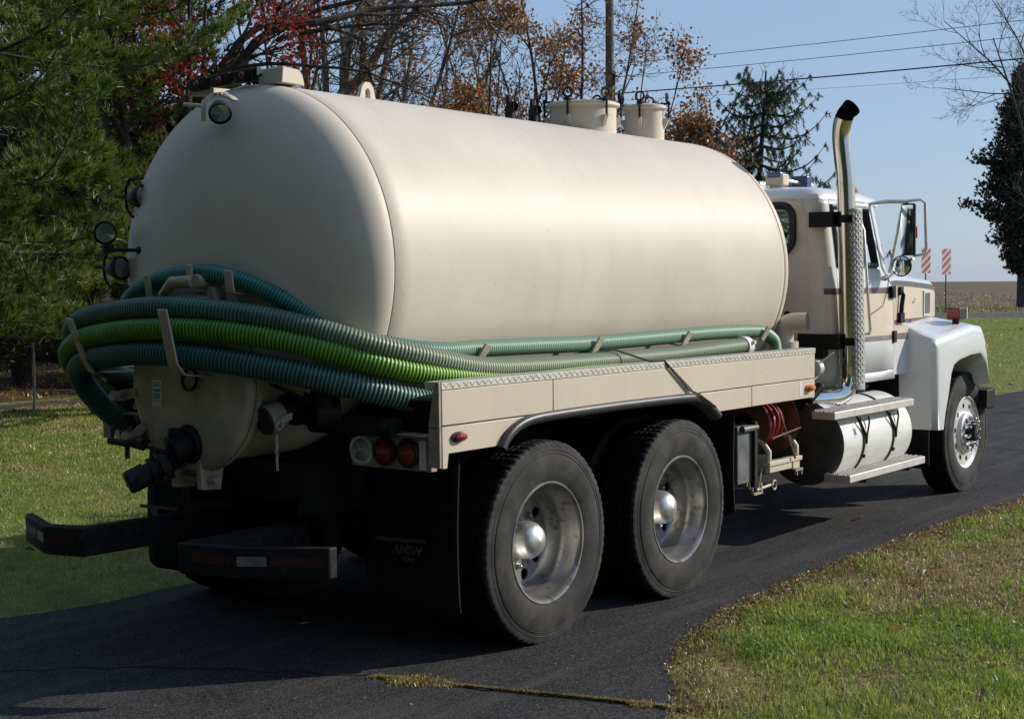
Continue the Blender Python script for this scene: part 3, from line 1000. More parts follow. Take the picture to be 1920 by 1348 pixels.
# rear light bar on top of the head
lb = MB()
lb.prism([(0.06, 0.0), (-0.10, 0.0), (-0.085, 0.05), (-0.06, 0.075), (0.05, 0.08)], 'y', -0.235, -0.07)
lb.v = [(-0.80 - q[0], q[1], 2.82 + q[2]) for q in lb.v]
lightbar = lb.build('light_bar', cream, T, bevel=0.005)
MB().prism([(-0.9, 2.80), (-0.72, 2.81), (-0.70, 2.835), (-0.9, 2.83)], 'y', 0.22, 0.38).build('light_bar_foot', cream, lightbar, bevel=0.003)
b = MB().obox((-0.90, 0.14, 2.865), (0.02, 0, 0), (0, 0.26, -0.012), (0, 0, 0.022)).build('light_bar_housing', blackm, lightbar, bevel=0.005)
for y, z in ((-0.05, 2.866), (0.12, 2.860), (0.29, 2.854)):
    MB().obox((-0.905, y + 0.02, z), (0.028, 0, 0), (0, 0.066, -0.003), (0, 0, 0.032)).build('marker_light_body', blackm, lightbar, bevel=0.012, seg=3)
    b = MB()
    b.lathe([(0.001, -0.010), (0.010, -0.008), (0.017, 0.0), (0.019, 0.006)], 16, (-0.936, y + 0.02, z), 'x')
    b.build('marker_light', redlens, lightbar)


def work_lamp(c, d, r, facing_glass):
    """round work lamp at c looking along d with a hoop bracket"""
    d = np.array(d, float); d /= np.linalg.norm(d)
    b = MB()
    bp = [(0.001, -0.085), (r * 0.35, -0.083), (r * 0.6, -0.06), (r * 0.92, -0.015), (r, 0.0), (r, 0.02), (r * 0.9, 0.024)]
    b.lathe(bp, 28, (0, 0, 0), 'z')
    q = Vector(d).to_track_quat('Z', 'Y').to_matrix()
    rot = lambda L: [tuple(Vector(c) + q @ Vector(p)) for p in L]
    b.v = rot(b.v)
    o = b.build('work_lamp', blackm if facing_glass else black, T)
    b = MB().lathe([(0.001, 0.026), (r * 0.5, 0.023), (r * 0.9, 0.014)], 28)
    b = MB().lathe([(0.001, 0.028), (r * 0.5, 0.025), (r * 0.88, 0.016)], 28, (0, 0, 0), 'z')
    b.v = rot(b.v)
    b.build('lamp_lens', lamp_glass, o)
    return o


for c, d, r in (((-1.115, -0.07, 2.665), (-0.45, -0.62, -0.55), 0.057), ((-1.02, 0.66, 2.29), (0.15, -0.97, 0.1), 0.064),
                ((-1.12, 0.83, 2.105), (-0.8, -0.6, 0.02), 0.062), ((-1.07, 0.79, 1.92), (0.15, -0.97, 0.06), 0.064)):
    o = work_lamp(c, d, r, True)
    b = MB()
    c = np.array(c)
    if c[2] > 2.5:
        b.ribbon([(-1.13, 0.035, 2.63), (-1.13, 0.03, 2.72), (-1.09, 0.0, 2.765), (-1.06, -0.06, 2.765), (-1.04, -0.10, 2.73)], (0.010, -0.006, 0.0), (0.002, 0.002, 0.002))
        b.cyl((-1.07, -0.02, 2.76), (-0.94, -0.02, 2.74), 0.012, n=8)
        b.cyl((-1.14, 0.03, 2.70), (-1.16, 0.14, 2.715), 0.010, n=8)
        b.build('lamp_bracket', cream, o)
    elif abs(c[2] - 2.105) > 0.05:
        b.tube([c + (0.0, -0.01, 0.095), c + (0, 0.09, 0.10), c + (0, 0.125, 0.05), c + (0, 0.13, 0.0), c + (0, 0.12, -0.06), c + (0, 0.08, -0.10), c + (0.0, -0.02, -0.10)], 0.008, 8)
        b.cyl(c + (0, 0.08, 0), c + (0, 0.2, 0.01), 0.01, n=8)
        b.cyl(c + (0, -0.02, -0.10), (dome_x(0.65, c[2] - 0.1) - 0.0, 0.65, c[2] - 0.10), 0.008, n=8)
        b.build('lamp_bracket', blackm, o)
    else:
        b.cyl((-1.14, 0.80, 2.015), (-1.09, 0.60, 2.01), 0.010, n=8)
        b.cyl((-1.12, 0.82, 2.04), (-1.12, 0.81, 2.0), 0.03, n=10)
        b.cyl((-1.09, 0.61, 2.01), (-1.08, 0.58, 2.01), 0.02, n=10)
        b.build('lamp_bracket', blackm, o)

# valves at the rear
def camlock(c, d, r, L, nm, chain):
    d = np.array(d, float); d /= np.linalg.norm(d)
    c = np.array(c, float)
    b = MB()
    b.cyl(c - d * L, c - d * 0.06, r * 0.82, n=24)
    b.cyl(c - d * L * 0.75, c - d * L * 0.60, r * 1.35, n=24)
    b.cyl(c - d * L * 0.5, c - d * L * 0.42, r * 1.2, n=6)
    o = b.build(nm, blackm, T, sharp=40)
    b = MB()
    b.cyl(c - d * 0.085, c - d * 0.0, r, n=28, mi=0)
    b.cyl(c - d * 0.0, c + d * 0.012, r * 0.96, r * 0.9, n=28, mi=1)
    b.build('valve_cap', [M('cap_dull', (0.30, 0.27, 0.22), 0.6, 0.2) if chain else blackm, blackm], o, sharp=40)
    s = np.cross(d, (0, 0, 1)); s /= np.linalg.norm(s)
    for k in (-1, 1):
        b = MB()
        b.ribbon([c + s * k * r - d * 0.02, c + s * k * (r + 0.018) - d * 0.03, c + s * k * (r + 0.02) - d * 0.09], (0, 0, 0.016), s * 0.005)
        b.tube([c + s * k * (r + 0.02) - d * 0.02 + np.array([0, 0, -0.02]) + np.array([0, 0, 0.02 * math.sin(t)]) + d * 0.02 * math.cos(t) for t in np.linspace(0, 2 * PI, 12)], 0.004, 6, caps=False)
        b.build('cam_lever', cream_dirty if chain else blackm, o)
    return o


v1 = camlock((-1.20, -0.44, 1.185), (-0.80, 0.10, -0.22), 0.072, 0.36, 'outlet_valve', True)
b = MB()
for k in range(11):
    c = np.array([-1.185 - 0.002 * (k % 3), -0.505 + 0.002 * (k % 2), 1.115 - 0.015 * k])
    a = (1, 0) if k % 2 else (0, 1)
    b.tube([c + np.array([a[0] * 0.006 * math.cos(t), a[1] * 0.006 * math.cos(t), 0.011 * math.sin(t)]) for t in np.linspace(0, 2 * PI, 9)], 0.0018, 5, caps=False)
b.build('chain', dullalu, v1)
b = MB()
b.ribbon([(-1.16, -0.27, 1.40), (-1.15, -0.29, 1.40), (-1.06, -0.50, 1.30), (-1.0, -0.6, 1.25)], (-0.02, -0.008, 0.0), (0, 0, 0.004))
b.cyl((-0.98, -0.62, 1.20), (-0.98, -0.62, 1.32), 0.07, n=16)
b.cyl((-0.92, -0.64, 1.22), (-1.02, -0.58, 1.22), 0.085, n=16)
b.build('valve_lever', blackm, v1)
b = MB()     # loose wire clip by the latch
b.tube([(-1.26, -0.33, 1.33), (-1.31, -0.27, 1.315), (-1.31, -0.22, 1.30), (-1.30, -0.23, 1.325), (-1.27, -0.31, 1.345)], 0.005, 6)
b.cyl((-1.22, -0.36, 1.34), (-1.28, -0.34, 1.34), 0.03, n=12)
b.ribbon([(-1.24, -0.43, 1.33), (-1.27, -0.37, 1.26), (-1.28, -0.30, 1.21)], (0.0, 0.018, 0.02), (0.006, 0, 0))
b.build('latch', cream_dirty, hatch)
v2 = camlock((-1.52, 0.165, 0.885), (-0.76, 0.42, -0.38), 0.058, 0.27, 'drain_valve', False)
b = MB()
b.cyl((-1.29, -0.02, 1.06), (-1.33, -0.02, 1.055), 0.105, 0.085, n=24)
b.cyl((-1.30, -0.01, 1.06), (-1.38, 0.02, 1.03), 0.075, n=18)
b.cyl((-1.36, 0.04, 0.96), (-1.36, 0.0, 1.13), 0.045, n=12)
b.build('valve_body', black, v2)
b = MB()
b.ribbon([(-1.38, 0.02, 1.02), (-1.45, 0.18, 1.06), (-1.47, 0.26, 1.075)], (0.014, 0.01, 0), (0, 0, 0.006))
b.cyl((-1.47, 0.22, 1.06), (-1.50, 0.34, 1.075), 0.016, n=10)
b.cyl((-1.47, 0.24, 1.075), (-1.47, 0.24, 0.99), 0.012, n=8)
b.cyl((-1.44, 0.15, 1.06), (-1.45, 0.21, 1.07), 0.03, n=10)
b.build('valve_lever', blackm, v2)
b = MB()      # left side clips under the hose
b.box((-1.22, 0.46, 1.22), (-1.19, 0.50, 1.42))
b.box((-1.23, 0.43, 1.20), (-1.15, 0.50, 1.225))
b.box((-1.21, 0.44, 1.165), (-1.18, 0.47, 1.20))
b.build('side_bracket', cream_dirty, T, bevel=0.003)

# hose hooks on the tank
def hook(pts, across, thick=(0.006, 0, 0)):
    MB().ribbon(pts, across, thick).build('hose_hook', cream_dirty, T, bevel=0.003)


for x in (-0.28, 0.735, 1.70, 2.72):
    hook([(x - 0.03, -0.84, 1.46), (x - 0.02, -1.01, 1.435), (x + 0.03, -1.035, 1.52)], (0.022, 0, -0.006), (0, 0.006, 0.002))
hook([(-1.12, 0.31, 1.74), (-1.265, 0.305, 1.77), (-1.275, 0.31, 1.88)], (0.0, 0.022, 0), (0.005, 0, 0.002))
hook([(-1.12, -0.02, 1.82), (-1.285, -0.03, 1.835), (-1.295, -0.03, 1.925)], (0.0, 0.022, 0), (0.005, 0, 0.002))
hook([(-1.06, -0.29, 1.76), (-1.265, -0.29, 1.79), (-1.27, -0.28, 1.895)], (0.0, 0.028, 0), (0.005, 0, 0.002))
hook([(-1.27, -0.18, 1.39), (-1.48, -0.18, 1.41), (-1.515, -0.17, 1.46), (-1.525, -0.11, 1.715)], (0.0, 0.032, 0), (0.006, 0, 0.002))
hook([(-1.16, 0.62, 1.385), (-1.41, 0.585, 1.395), (-1.435, 0.60, 1.45), (-1.455, 0.70, 1.665)], (0.0, 0.028, 0.004), (0.006, 0.002, 0.002))

# ---------------------------------------------------------------- deck
SY = -1.232
for sgn in (1, -1):
    b = MB()
    b.box((-0.83, sgn * -0.70, 1.25), (3.02, sgn * -1.20, 1.285))
    deck = b.build('deck', black, T)
segs = [(-0.846, 0.022), (0.028, 1.62), (1.626, 3.03)]
for sgn in (1, -1):
    y0, y1 = sgn * SY, sgn * (SY + 0.03)
    for a, c in ([(-0.846, 0.022), (0.028, 3.03)]):
        MB().box((a, y0, 1.174), (c, y1, 1.336)).build('side_panel', cream_panel, T, bevel=0.003)
    # lower skirt with the wheel opening
    b = MB()
    b.prism([(-0.846, 1.168), (-0.846, 0.975), (-0.812, 0.975), (-0.80, 1.043), (-0.40, 1.043), (-0.34, 1.11), (-0.22, 1.150), (0.05, 1.162), (0.05, 1.168)], 'y', y0, y1)
    b.build('skirt_panel', cream_panel, T, bevel=0.003)
    b = MB()
    b.prism([(1.25, 1.162), (1.25, 1.168), (2.137, 1.168), (2.137, 1.045), (1.68, 1.045), (1.58, 1.11), (1.45, 1.15)], 'y', y0, y1)
    b.build('skirt_panel', cream_panel, T, bevel=0.003)
    MB().box((2.143, y0, 1.045), (3.03, y1, 1.168)).build('skirt_panel', cream_panel, T, bevel=0.003)
    b = MB()      # tread plate rub strip
    b.box((-0.85, sgn * (SY - 0.003), 1.340), (3.032, sgn * (SY + 0.10), 1.374))
    k = 0
    x = -0.84
    while x < 3.02:
        b.obox((x + 0.012, sgn * (SY - 0.0035), 1.357), (0.0095, 0, 0.009 * (1 if k % 2 else -1)), (0, 0.0018, 0), (-0.002, 0, 0.002))
        b.obox((x + 0.012, sgn * (SY + 0.03), 1.3745), (0.0095, 0.012 * (1 if k % 2 else -1), 0), (0, 0, 0.0018), (-0.002, 0.002, 0))
        x += 0.024
        k += 1
    b.build('tread_strip', tread_alu, T)
    b = MB()      # rubber flare round the wheel opening
    P = [(-0.425, 1.035), (-0.385, 1.085), (-0.31, 1.13), (-0.20, 1.158), (0.0, 1.168), (0.6, 1.172), (1.28, 1.166), (1.45, 1.15), (1.60, 1.095), (1.70, 1.03)]
    S = spline([(q[0], 0, q[1]) for q in P], 60)
    cs = [(0.0, 0.012), (-0.02, 0.016), (-0.035, 0.004), (-0.036, -0.018), (-0.02, -0.036), (0.03, -0.045), (0.03, -0.02)]
    V = []
    Tn = np.gradient(S, axis=0); Tn /= np.linalg.norm(Tn, axis=1)[:, None]
    for q, t in zip(S, Tn):
        up = np.array([-t[2], 0, t[0]])
        for dy, dz in cs:
            V.append((q + up * dz + np.array([0, sgn * (SY + dy), 0])))
    n = len(cs)
    b.add(V, [(j * n + i, j * n + (i + 1) % n, (j + 1) * n + (i + 1) % n, (j + 1) * n + i) for j in range(len(S) - 1) for i in range(n)])
    b.f.append(tuple(range(n))); b.mi.append(0); b.sm.append(False)
    b.f.append(tuple((len(S) - 1) * n + i for i in range(n))); b.mi.append(0); b.sm.append(False)
    b.build('wheel_flare', fender_rub, T, sharp=60)
    b = MB()      # rear corner post, leaning inwards to the top
    b.prism([(sgn * -1.165, 1.165), (sgn * -1.232, 1.165), (sgn * -1.232, 1.374), (sgn * -1.205, 1.374)], 'x', -0.868, -0.853)
    b.prism([(sgn * -1.165, 0.98), (sgn * -1.232, 0.98), (sgn * -1.232, 1.162), (sgn * -1.165, 1.162)], 'x', -0.866, -0.853)
    b.build('corner_post', cream_dirty, T, bevel=0.002)
    # oval marker lamps
    for xx, zz, mt in ((-0.735, 1.115, redlens), (2.935, 1.112, amber)):
        b = MB()
        b.lathe([(0.036, 0.0), (0.036, 0.012), (0.030, 0.018)], 20, (0, 0, 0), 'y')
        b.v = [(xx + v[0] * 1.4, sgn * (SY - v[1]), zz + v[2] * 0.72) for v in b.v]
        mk = b.build('marker_light', fender_rub if mt is redlens else amber, T)
        b = MB()
        b.lathe([(0.031, 0.010), (0.029, 0.022), (0.020, 0.030), (0.001, 0.033)], 20, (0, 0, 0), 'y')
        b.v = [(xx + 0.006 + v[0] * 1.4, sgn * (SY - v[1] * (1.25 if mt is amber else 1)), zz + v[2] * 0.72) for v in b.v]
        b.build('marker_lens', mt, mk)
    b = MB()
    b.box((2.80, sgn * (SY - 0.0012), 1.062), (2.845, sgn * (SY + 0.002), 1.158)).build('data_plate', M('plate_white', (0.6, 0.6, 0.62), 0.5), T)
# cross beam and tail light panels
b = MB().box((-0.80, -1.16, 1.10), (-0.74, 1.16, 1.24)).box((-0.80, -0.66, 0.95), (-0.70, 0.66, 1.10)).build('rear_cross_beam', black, T)
for sgn in (1, -1):
    b = MB()
    b.box((-0.842, sgn * -0.655, 0.955), (-0.80, sgn * -1.16, 1.118))
    b.box((-0.90, sgn * -0.60, 1.122), (-0.80, sgn * -1.162, 1.130))
    tp = b.build('tail_light_panel', cream_dirty, T, bevel=0.003)
    for y, mt, rr in ((-0.733, clearlens, 0.058), (-0.878, redlens, 0.054), (-1.026, redlens, 0.054)):
        y *= sgn
        b = MB().lathe([(rr + 0.014, 0.0), (rr + 0.016, -0.012), (rr + 0.008, -0.024), (rr - 0.004, -0.018)], 28, (-0.843, y, 1.036)).build('lamp_gasket', gasket if mt is redlens else dullalu, tp)
        b = MB().lathe([(rr, -0.014), (rr * 0.8, -0.024), (rr * 0.4, -0.029), (0.001, -0.03)], 28, (-0.843, y, 1.036))
        for k in range(3):
            r0 = rr * (0.3 + 0.2 * k)
            b.tube([(-0.871 + 0.002 * k, y + r0 * math.cos(t), 1.036 + r0 * math.sin(t)) for t in np.linspace(0, 2 * PI, 21)], 0.0025, 5, caps=False)
        b.build('tail_lens' if mt is redlens else 'backup_lens', mt, tp)
    b = MB().box((-0.857, sgn * -1.10, 0.965), (-0.845, sgn * -1.135, 1.10)).build('panel_edge', dullalu, tp)
b = MB()     # pipe stub under the deck
b.cyl((-0.90, -0.46, 1.155), (-0.90, -1.0, 1.16), 0.048, n=18)
b.cyl((-0.90, -0.70, 1.157), (-0.90, -0.73, 1.157), 0.06, n=18)
b.build('discharge_pipe', blackm, T)

# ---------------------------------------------------------------- chassis
b = MB()
for s in (1, -1):
    b.box((-0.95, s * 0.40, 0.70), (6.6, s * 0.47, 0.955))
for x in (-0.7, 0.65, 2.1, 3.4, 4.8, 6.4):
    b.box((x - 0.06, -0.40, 0.72), (x + 0.06, 0.40, 0.92))
b.build('chassis_frame', black, T)
for x in (0.0, 1.307):
    b = MB()
    b.cyl((x, -1.0, 0.51), (x, 1.0, 0.51), 0.085, n=16)
    b.lathe([(0.01, -0.26), (0.16, -0.2), (0.22, 0), (0.16, 0.2), (0.01, 0.26)], 20, (x, 0.02, 0.52), 'y')
    for s in (1, -1):
        b.box((x - 0.55, s * 0.42, 0.60), (x + 0.55, s * 0.52, 0.70))
    b.build('axle', black, T)
b = MB()
b.cyl((6.337, -0.95, 0.47), (6.337, 0.95, 0.47), 0.06, n=12)
b.box((5.7, -0.47, 0.56), (6.9, -0.39, 0.66)).box((5.7, 0.47, 0.56), (6.9, 0.39, 0.66))
b.build('axle', black, T)
b = MB().cyl((0.1, 0, 0.6), (3.2, 0.05, 0.72), 0.055, n=12).cyl((3.2, 0.05, 0.72), (5.2, 0, 0.85), 0.055, n=12)
b.build('drive_shaft', black, T)
b = MB().box((4.4, -0.38, 0.62), (6.2, 0.38, 1.30)).box((3.55, -0.3, 0.6), (4.4, 0.3, 1.05)).build('engine_block', black, T, bevel=0.05)
b = MB().cyl((1.9, 0.80, 0.78), (2.6, 0.80, 0.78), 0.14, n=18).cyl((2.3, 0.35, 0.66), (3.3, 0.35, 0.66), 0.13, n=16).build('air_tank', black, T)

# ---------------------------------------------------------------- wheels
def holed_disc(b, r0, r1, pos, holes, hr, n=120, k=10, mi=0, th=0.01):
    """annulus in the XZ plane at y=pos with round openings left out and a rim in depth"""
    rs = np.linspace(r0, r1, k + 1)
    ok = lambda x, z: all((x - hx) ** 2 + (z - hz) ** 2 > hr * hr for hx, hz in holes)
    for side in (0, 1):
        o = len(b.v)
        for i in range(n):
            t = 2 * PI * i / n
            for r in rs:
                b.v.append((r * math.cos(t), pos + side * th, r * math.sin(t)))
        for i in range(n):
            for j in range(k):
                t = 2 * PI * (i + .5) / n
                r = (rs[j] + rs[j + 1]) / 2
                if ok(r * math.cos(t), r * math.sin(t)):
                    i2 = (i + 1) % n
                    b.f.append((o + i * (k + 1) + j, o + i2 * (k + 1) + j, o + i2 * (k + 1) + j + 1, o + i * (k + 1) + j + 1))
                    b.mi.append(mi); b.sm.append(False)


def make_tyre(nm, parent, width, lug, n=288):
    hw = width / 2
    p = [(0.295, -hw + 0.045), (0.302, -hw + 0.022), (0.318, -hw + 0.012), (0.345, -hw + 0.006), (0.38, -hw + 0.0), (0.405, -hw + 0.0), (0.425, -hw + 0.002), (0.445, -hw + 0.005), (0.450, -hw + 0.007), (0.4525, -hw + 0.0045),
         (0.455, -hw + 0.008), (0.470, -hw + 0.011), (0.473, -hw + 0.0085), (0.477, -hw + 0.011), (0.490, -hw + 0.012), (0.504, -hw + 0.013), (0.511, -hw + 0.017)]
    shoulder = len(p)
    p += [(0.518, -hw + 0.030), (0.520, -hw + 0.074)]
    for k in range(4):
        y = -hw + 0.082 + k * (width - 0.164) / 3
        p += [(0.519, y - 0.002), (0.506, y), (0.506, y + 0.008), (0.52, y + 0.010)]
    p += [(0.519, hw - 0.05), (0.512, hw - 0.030), (0.490, hw - 0.018), (0.415, hw), (0.345, hw - 0.006), (0.302, hw - 0.022), (0.295, hw - 0.045)]

    def mod(r, j, i):
        if lug and 12 <= j and r > 0.486:
            return r - (0.0055 if (i % 4) < 1 + (i // 4) % 2 else 0.0) * (1 if j >= 14 else .35)
        if not lug and r > 0.51:
            return r - (0.004 if (i % 6) == 0 else 0.0)
        return r
    ms = [1 if j >= shoulder else 0 for j in range(len(p))]
    return MB().lathe(p, n, (0, 0, 0), 'y', mod=mod, mis=ms).build(nm, [rubber, tread_rub], parent, sharp=28)


def nut_ring(b, n, r, y0, y1, rr, mi=0, nn=6, ph=0.0):
    for k in range(n):
        t = 2 * PI * k / n + ph
        c = (r * math.cos(t), r * math.sin(t))
        b.cyl((c[0], y0, c[1]), (c[0], y1, c[1]), rr, rr * 0.8, nn, mi)


def bolts(parent, n, r, y0, y1, rr, mt, ph=0.0, nn=8, dome=True):
    base = None
    for k in range(n):
        t = 2 * PI * k / n + ph
        if base is None:
            b = MB().cyl((0, y0, 0), (0, y1, 0), rr, rr * 0.85, nn)
            if dome:
                b.cyl((0, y0, 0), (0, y0 + (y1 - y0) * 0.25, 0), rr * 1.45, rr * 1.2, 12)
                b.lathe([(rr * 0.85, 0), (rr * 0.7, -0.5), (rr * 0.3, -0.85), (0.0005, -1)], 8, (0, y1, 0), 'y', sx=rr * 0.7)
            base = b.build('lug_nut', mt, parent)
            o = base
        else:
            o = base.copy()
            COL.objects.link(o)
            o.parent = parent
        o.location = (r * math.cos(t), 0, r * math.sin(t))


def rear_wheel():
    W = empty('rear_wheel')
    W.parent = T
    make_tyre('tyre', W, 0.275, True)
    b = MB()       # deep dish of the outer wheel
    b.lathe([(0.296, -0.110), (0.309, -0.116), (0.312, -0.122), (0.308, -0.127), (0.300, -0.126), (0.294, -0.118), (0.288, -0.095), (0.283, -0.05), (0.272, -0.035), (0.266, 0.0), (0.262, 0.06), (0.245, 0.078)], 72, (0, 0, 0), 'y')
    hs = [(0.200 * math.cos(t), 0.200 * math.sin(t)) for t in np.linspace(0, 2 * PI, 11)[:-1] + 0.2]
    holed_disc(b, 0.10, 0.245, 0.078, hs, 0.030, 200, 20)
    b.build('rim', rimgrey, W, sharp=40)
    bolts(W, 10, 0.142, 0.08, 0.055, 0.016, rimgrey, 0.5)
    b = MB().lathe([(0.101, 0.078), (0.099, 0.03), (0.097, 0.0), (0.091, -0.024), (0.074, -0.050), (0.045, -0.067), (0.001, -0.074)], 36, (0, 0, 0), 'y')
    b.build('hub_cap', alu, W)
    b = MB().lathe([(0.30, 0.10), (0.27, 0.115), (0.10, 0.12), (0.1, 0.14), (0.17, 0.145), (0.17, 0.42)], 40, (0, 0, 0), 'y')
    b.build('brake_drum', black, W)
    b = MB().cyl((-0.17, 0.05, -0.24), (-0.17, -0.05, -0.24), 0.006, n=6)
    b.build('valve_stem', alu, W)
    return W


OUT = -1.232 + 0.14
RW = rear_wheel()
RW.location = (0, OUT, 0.51)
RW.rotation_euler = (0, R_(12), 0)
for i, (x, s) in enumerate(((1.307, 1), (0, -1), (1.307, -1))):
    c = copy_tree(RW, T)
    c.location = (x, OUT * s, 0.51)
    c.rotation_euler = (0, R_(40 * i + 55), 0 if s > 0 else PI)
inner = empty('inner_wheel')
inner.parent = T
make_tyre('tyre', inner, 0.275, True)
MB().lathe([(0.30, -0.11), (0.27, -0.05), (0.26, 0.08), (0.10, 0.085)], 40, (0, 0, 0), 'y').build('rim', black, inner)
inner.location = (0, OUT + 0.33, 0.51)
for x, s in ((1.307, 1), (0, -1), (1.307, -1)):
    c = copy_tree(inner, T)
    c.location = (x, (OUT + 0.33) * s, 0.51)


rim_alu = M('rim_aluminium', (0.74, 0.73, 0.72), 0.42, 0.6, var=0.06, scale=14)


def front_wheel():
    W = empty('front_wheel')
    W.parent = T
    make_tyre('tyre', W, 0.28, False)
    b = MB()
    b.lathe([(0.296, -0.112), (0.309, -0.118), (0.312, -0.124), (0.308, -0.129), (0.300, -0.128), (0.294, -0.121), (0.285, -0.112)], 72, (0, 0, 0), 'y')
    hs = [(0.232 * math.cos(t), 0.232 * math.sin(t)) for t in np.linspace(0, 2 * PI, 11)[:-1]]
    holed_disc(b, 0.165, 0.286, -0.112, hs, 0.023, 200, 18)
    b.lathe([(0.178, -0.112), (0.176, -0.135), (0.168, -0.143), (0.155, -0.145), (0.060, -0.145), (0.06, -0.1)], 48, (0, 0, 0), 'y')
    b.build('rim', rim_alu, W, sharp=40)
    b = MB().lathe([(0.30, 0.0), (0.05, 0.01)], 40, (0, 0, 0), 'y').build('brake_drum', black, W)
    bolts(W, 10, 0.120, -0.145, -0.20, 0.017, chrome, 0.3, 10)
    b = MB().lathe([(0.075, -0.14), (0.073, -0.20), (0.066, -0.222), (0.040, -0.226), (0.036, -0.221), (0.001, -0.221)], 32, (0, 0, 0), 'y')
    b.build('hub_cap', blackm, W)
    b = MB().tube([(0.03 * math.cos(t), -0.227, 0.03 * math.sin(t)) for t in np.linspace(0, 2 * PI, 25)], 0.004, 6, caps=False)
    b.build('hub_ring', chrome, W)
    return W


FX, FY = 6.337, -1.088 + 0.14
FW = front_wheel()
FW.location = (FX, FY, 0.51)
FW.rotation_euler = (0, R_(8), 0)
c = copy_tree(FW, T)
c.location = (FX, -FY, 0.51)
c.rotation_euler = (0, R_(70), PI)

# mud flaps
def flap(x, y0, y1, z0, z1, bend=0.02, nm='mud_flap'):
    b = MB()
    n = 10
    V, F = [], []
    for i in range(n + 1):
        t = i / n
        z = z1 + (z0 - z1) * t
        for j in range(n + 1):
            s = j / n
            y = y0 + (y1 - y0) * s
            cut = 0.03 * max(0, (abs(s - .5) * 2 - 0.86) / 0.14) ** 2 if t > .93 else 0
            V.append((x - bend * math.sin(t * 3) - 0.008 * math.sin(s * 5 + t * 3), y + (y1 - y0) * 0.03 * t * (s - 0.2), z + cut))
    F = [(i * (n + 1) + j, i * (n + 1) + j + 1, (i + 1) * (n + 1) + j + 1, (i + 1) * (n + 1) + j) for i in range(n) for j in range(n)]
    b.add(V, F)
    return b.build(nm, flaprub, T, solid=0.012)


for s in (1, -1):
    fl = flap(-0.62, s * -0.555, s * -1.135, 0.225, 1.02)
    xo = -0.652
    y0 = -0.62 if s > 0 else 1.20
    b = MB()
    for k in range(12):
        pass
    b.prism([(y0, 0.582), (y0 - 0.34, 0.590), (y0 - 0.33, 0.574), (y0 - 0.015, 0.562)], 'x', xo - 0.002, xo + 0.002)
    if s < 0:
        b.prism([(y0 - 0.10, 0.566), (y0 - 0.15, 0.567), (y0 - 0.175, 0.50), (y0 - 0.12, 0.50)], 'x', xo - 0.002, xo + 0.002)
    b.build('flap_print', flapink, fl)
    if s > 0:
        text('ANSW', 'flap_lettering', 0.062, (xo - 0.004, y0 - 0.125, 0.512), (PI / 2, 0, -PI / 2), flapink, fl, bold=0.002, shear=0.25)
        text('TEMS', 'flap_lettering', 0.036, (xo - 0.006, y0 - 0.185, 0.473), (PI / 2, 0, -PI / 2), flapink, fl, bold=0.001, shear=0.15)
    flap(2.16, s * -0.50, s * -1.10, 0.345, 1.03)
    flap(5.52, s * -0.72, s * -1.06, 0.28, 0.70, 0.005)

# rear bumper: two black wings with a notch between them
BZ0, BZ1 = 0.512, 0.655
bump_parts = []
for s in (1, -1):
    plan = [(-1.335, s * -0.975), (-1.50, s * -0.61), (-1.615, s * -0.30), (-0.75, s * -0.27)]
    b = MB()
    th = [(-0.055, -0.0)]
    if s > 0:
        outer = [(-1.315, -0.965), (-1.55, -0.60), (-1.605, -0.285), (-0.75, -0.26)]
        inn = [(-1.265, -0.965), (-1.495, -0.62), (-1.54, -0.345), (-0.75, -0.32)]
    else:
        outer = [(-1.515, -1.03), (-1.68, -0.63), (-1.62, -0.40), (-0.75, -0.35)]
        inn = [(-1.465, -1.03), (-1.62, -0.65), (-1.56, -0.46), (-0.75, -0.41)]
    V = [(q[0], s * q[1], z) for q in outer for z in (BZ0, BZ1)] + [(q[0], s * q[1], z) for q in inn for z in (BZ0, BZ1)]
    F = []
    for i in range(3):
        a = 2 * i
        F += [(a, a + 2, a + 3, a + 1), (8 + a, 8 + a + 1, 8 + a + 3, 8 + a + 2), (a + 1, a + 3, 8 + a + 3, 8 + a + 1), (a, 8 + a, 8 + a + 2, a + 2)]
    F += [(0, 1, 9, 8), (6, 14, 15, 7)]
    b.add(V, F, 0, False)
    bp = b.build('rear_bumper', bumper_m, T, bevel=0.008)
    # reflective tape: red and silver lengths
    def on_face(p, q, f0, f1, mt, zc=0.592, h=0.022):
        p, q = np.array(p), np.array(q)
        a, c = p + (q - p) * f0, p + (q - p) * f1
        d = (q - p) / np.linalg.norm(q - p)
        nrm = np.array([d[1], -d[0]])
        if nrm[0] > 0: nrm = -nrm
        v = []
        for e in (0.0005, 0.003):
            for g in (a, c):
                for z in (zc - h, zc + h):
                    v.append((g[0] + nrm[0] * e, s * (g[1]) + (nrm[1] * e) * 1, z))
        MB().add(v, [(0, 1, 3, 2), (4, 6, 7, 5), (0, 4, 5, 1), (2, 3, 7, 6), (0, 2, 6, 4), (1, 5, 7, 3)], 0, False).build('reflective_tape', mt, bp)
    on_face(outer[0], outer[1], 0.06, 0.62, tape_r)
    on_face(outer[0], outer[1], 0.66, 0.97, tape_w)
    on_face(outer[1], outer[2], 0.06, 0.75, tape_r)
    b = MB().box((-0.80, s * 0.24, 0.50), (-0.70, s * 0.42, 0.80)).build('bumper_hanger', black, T)

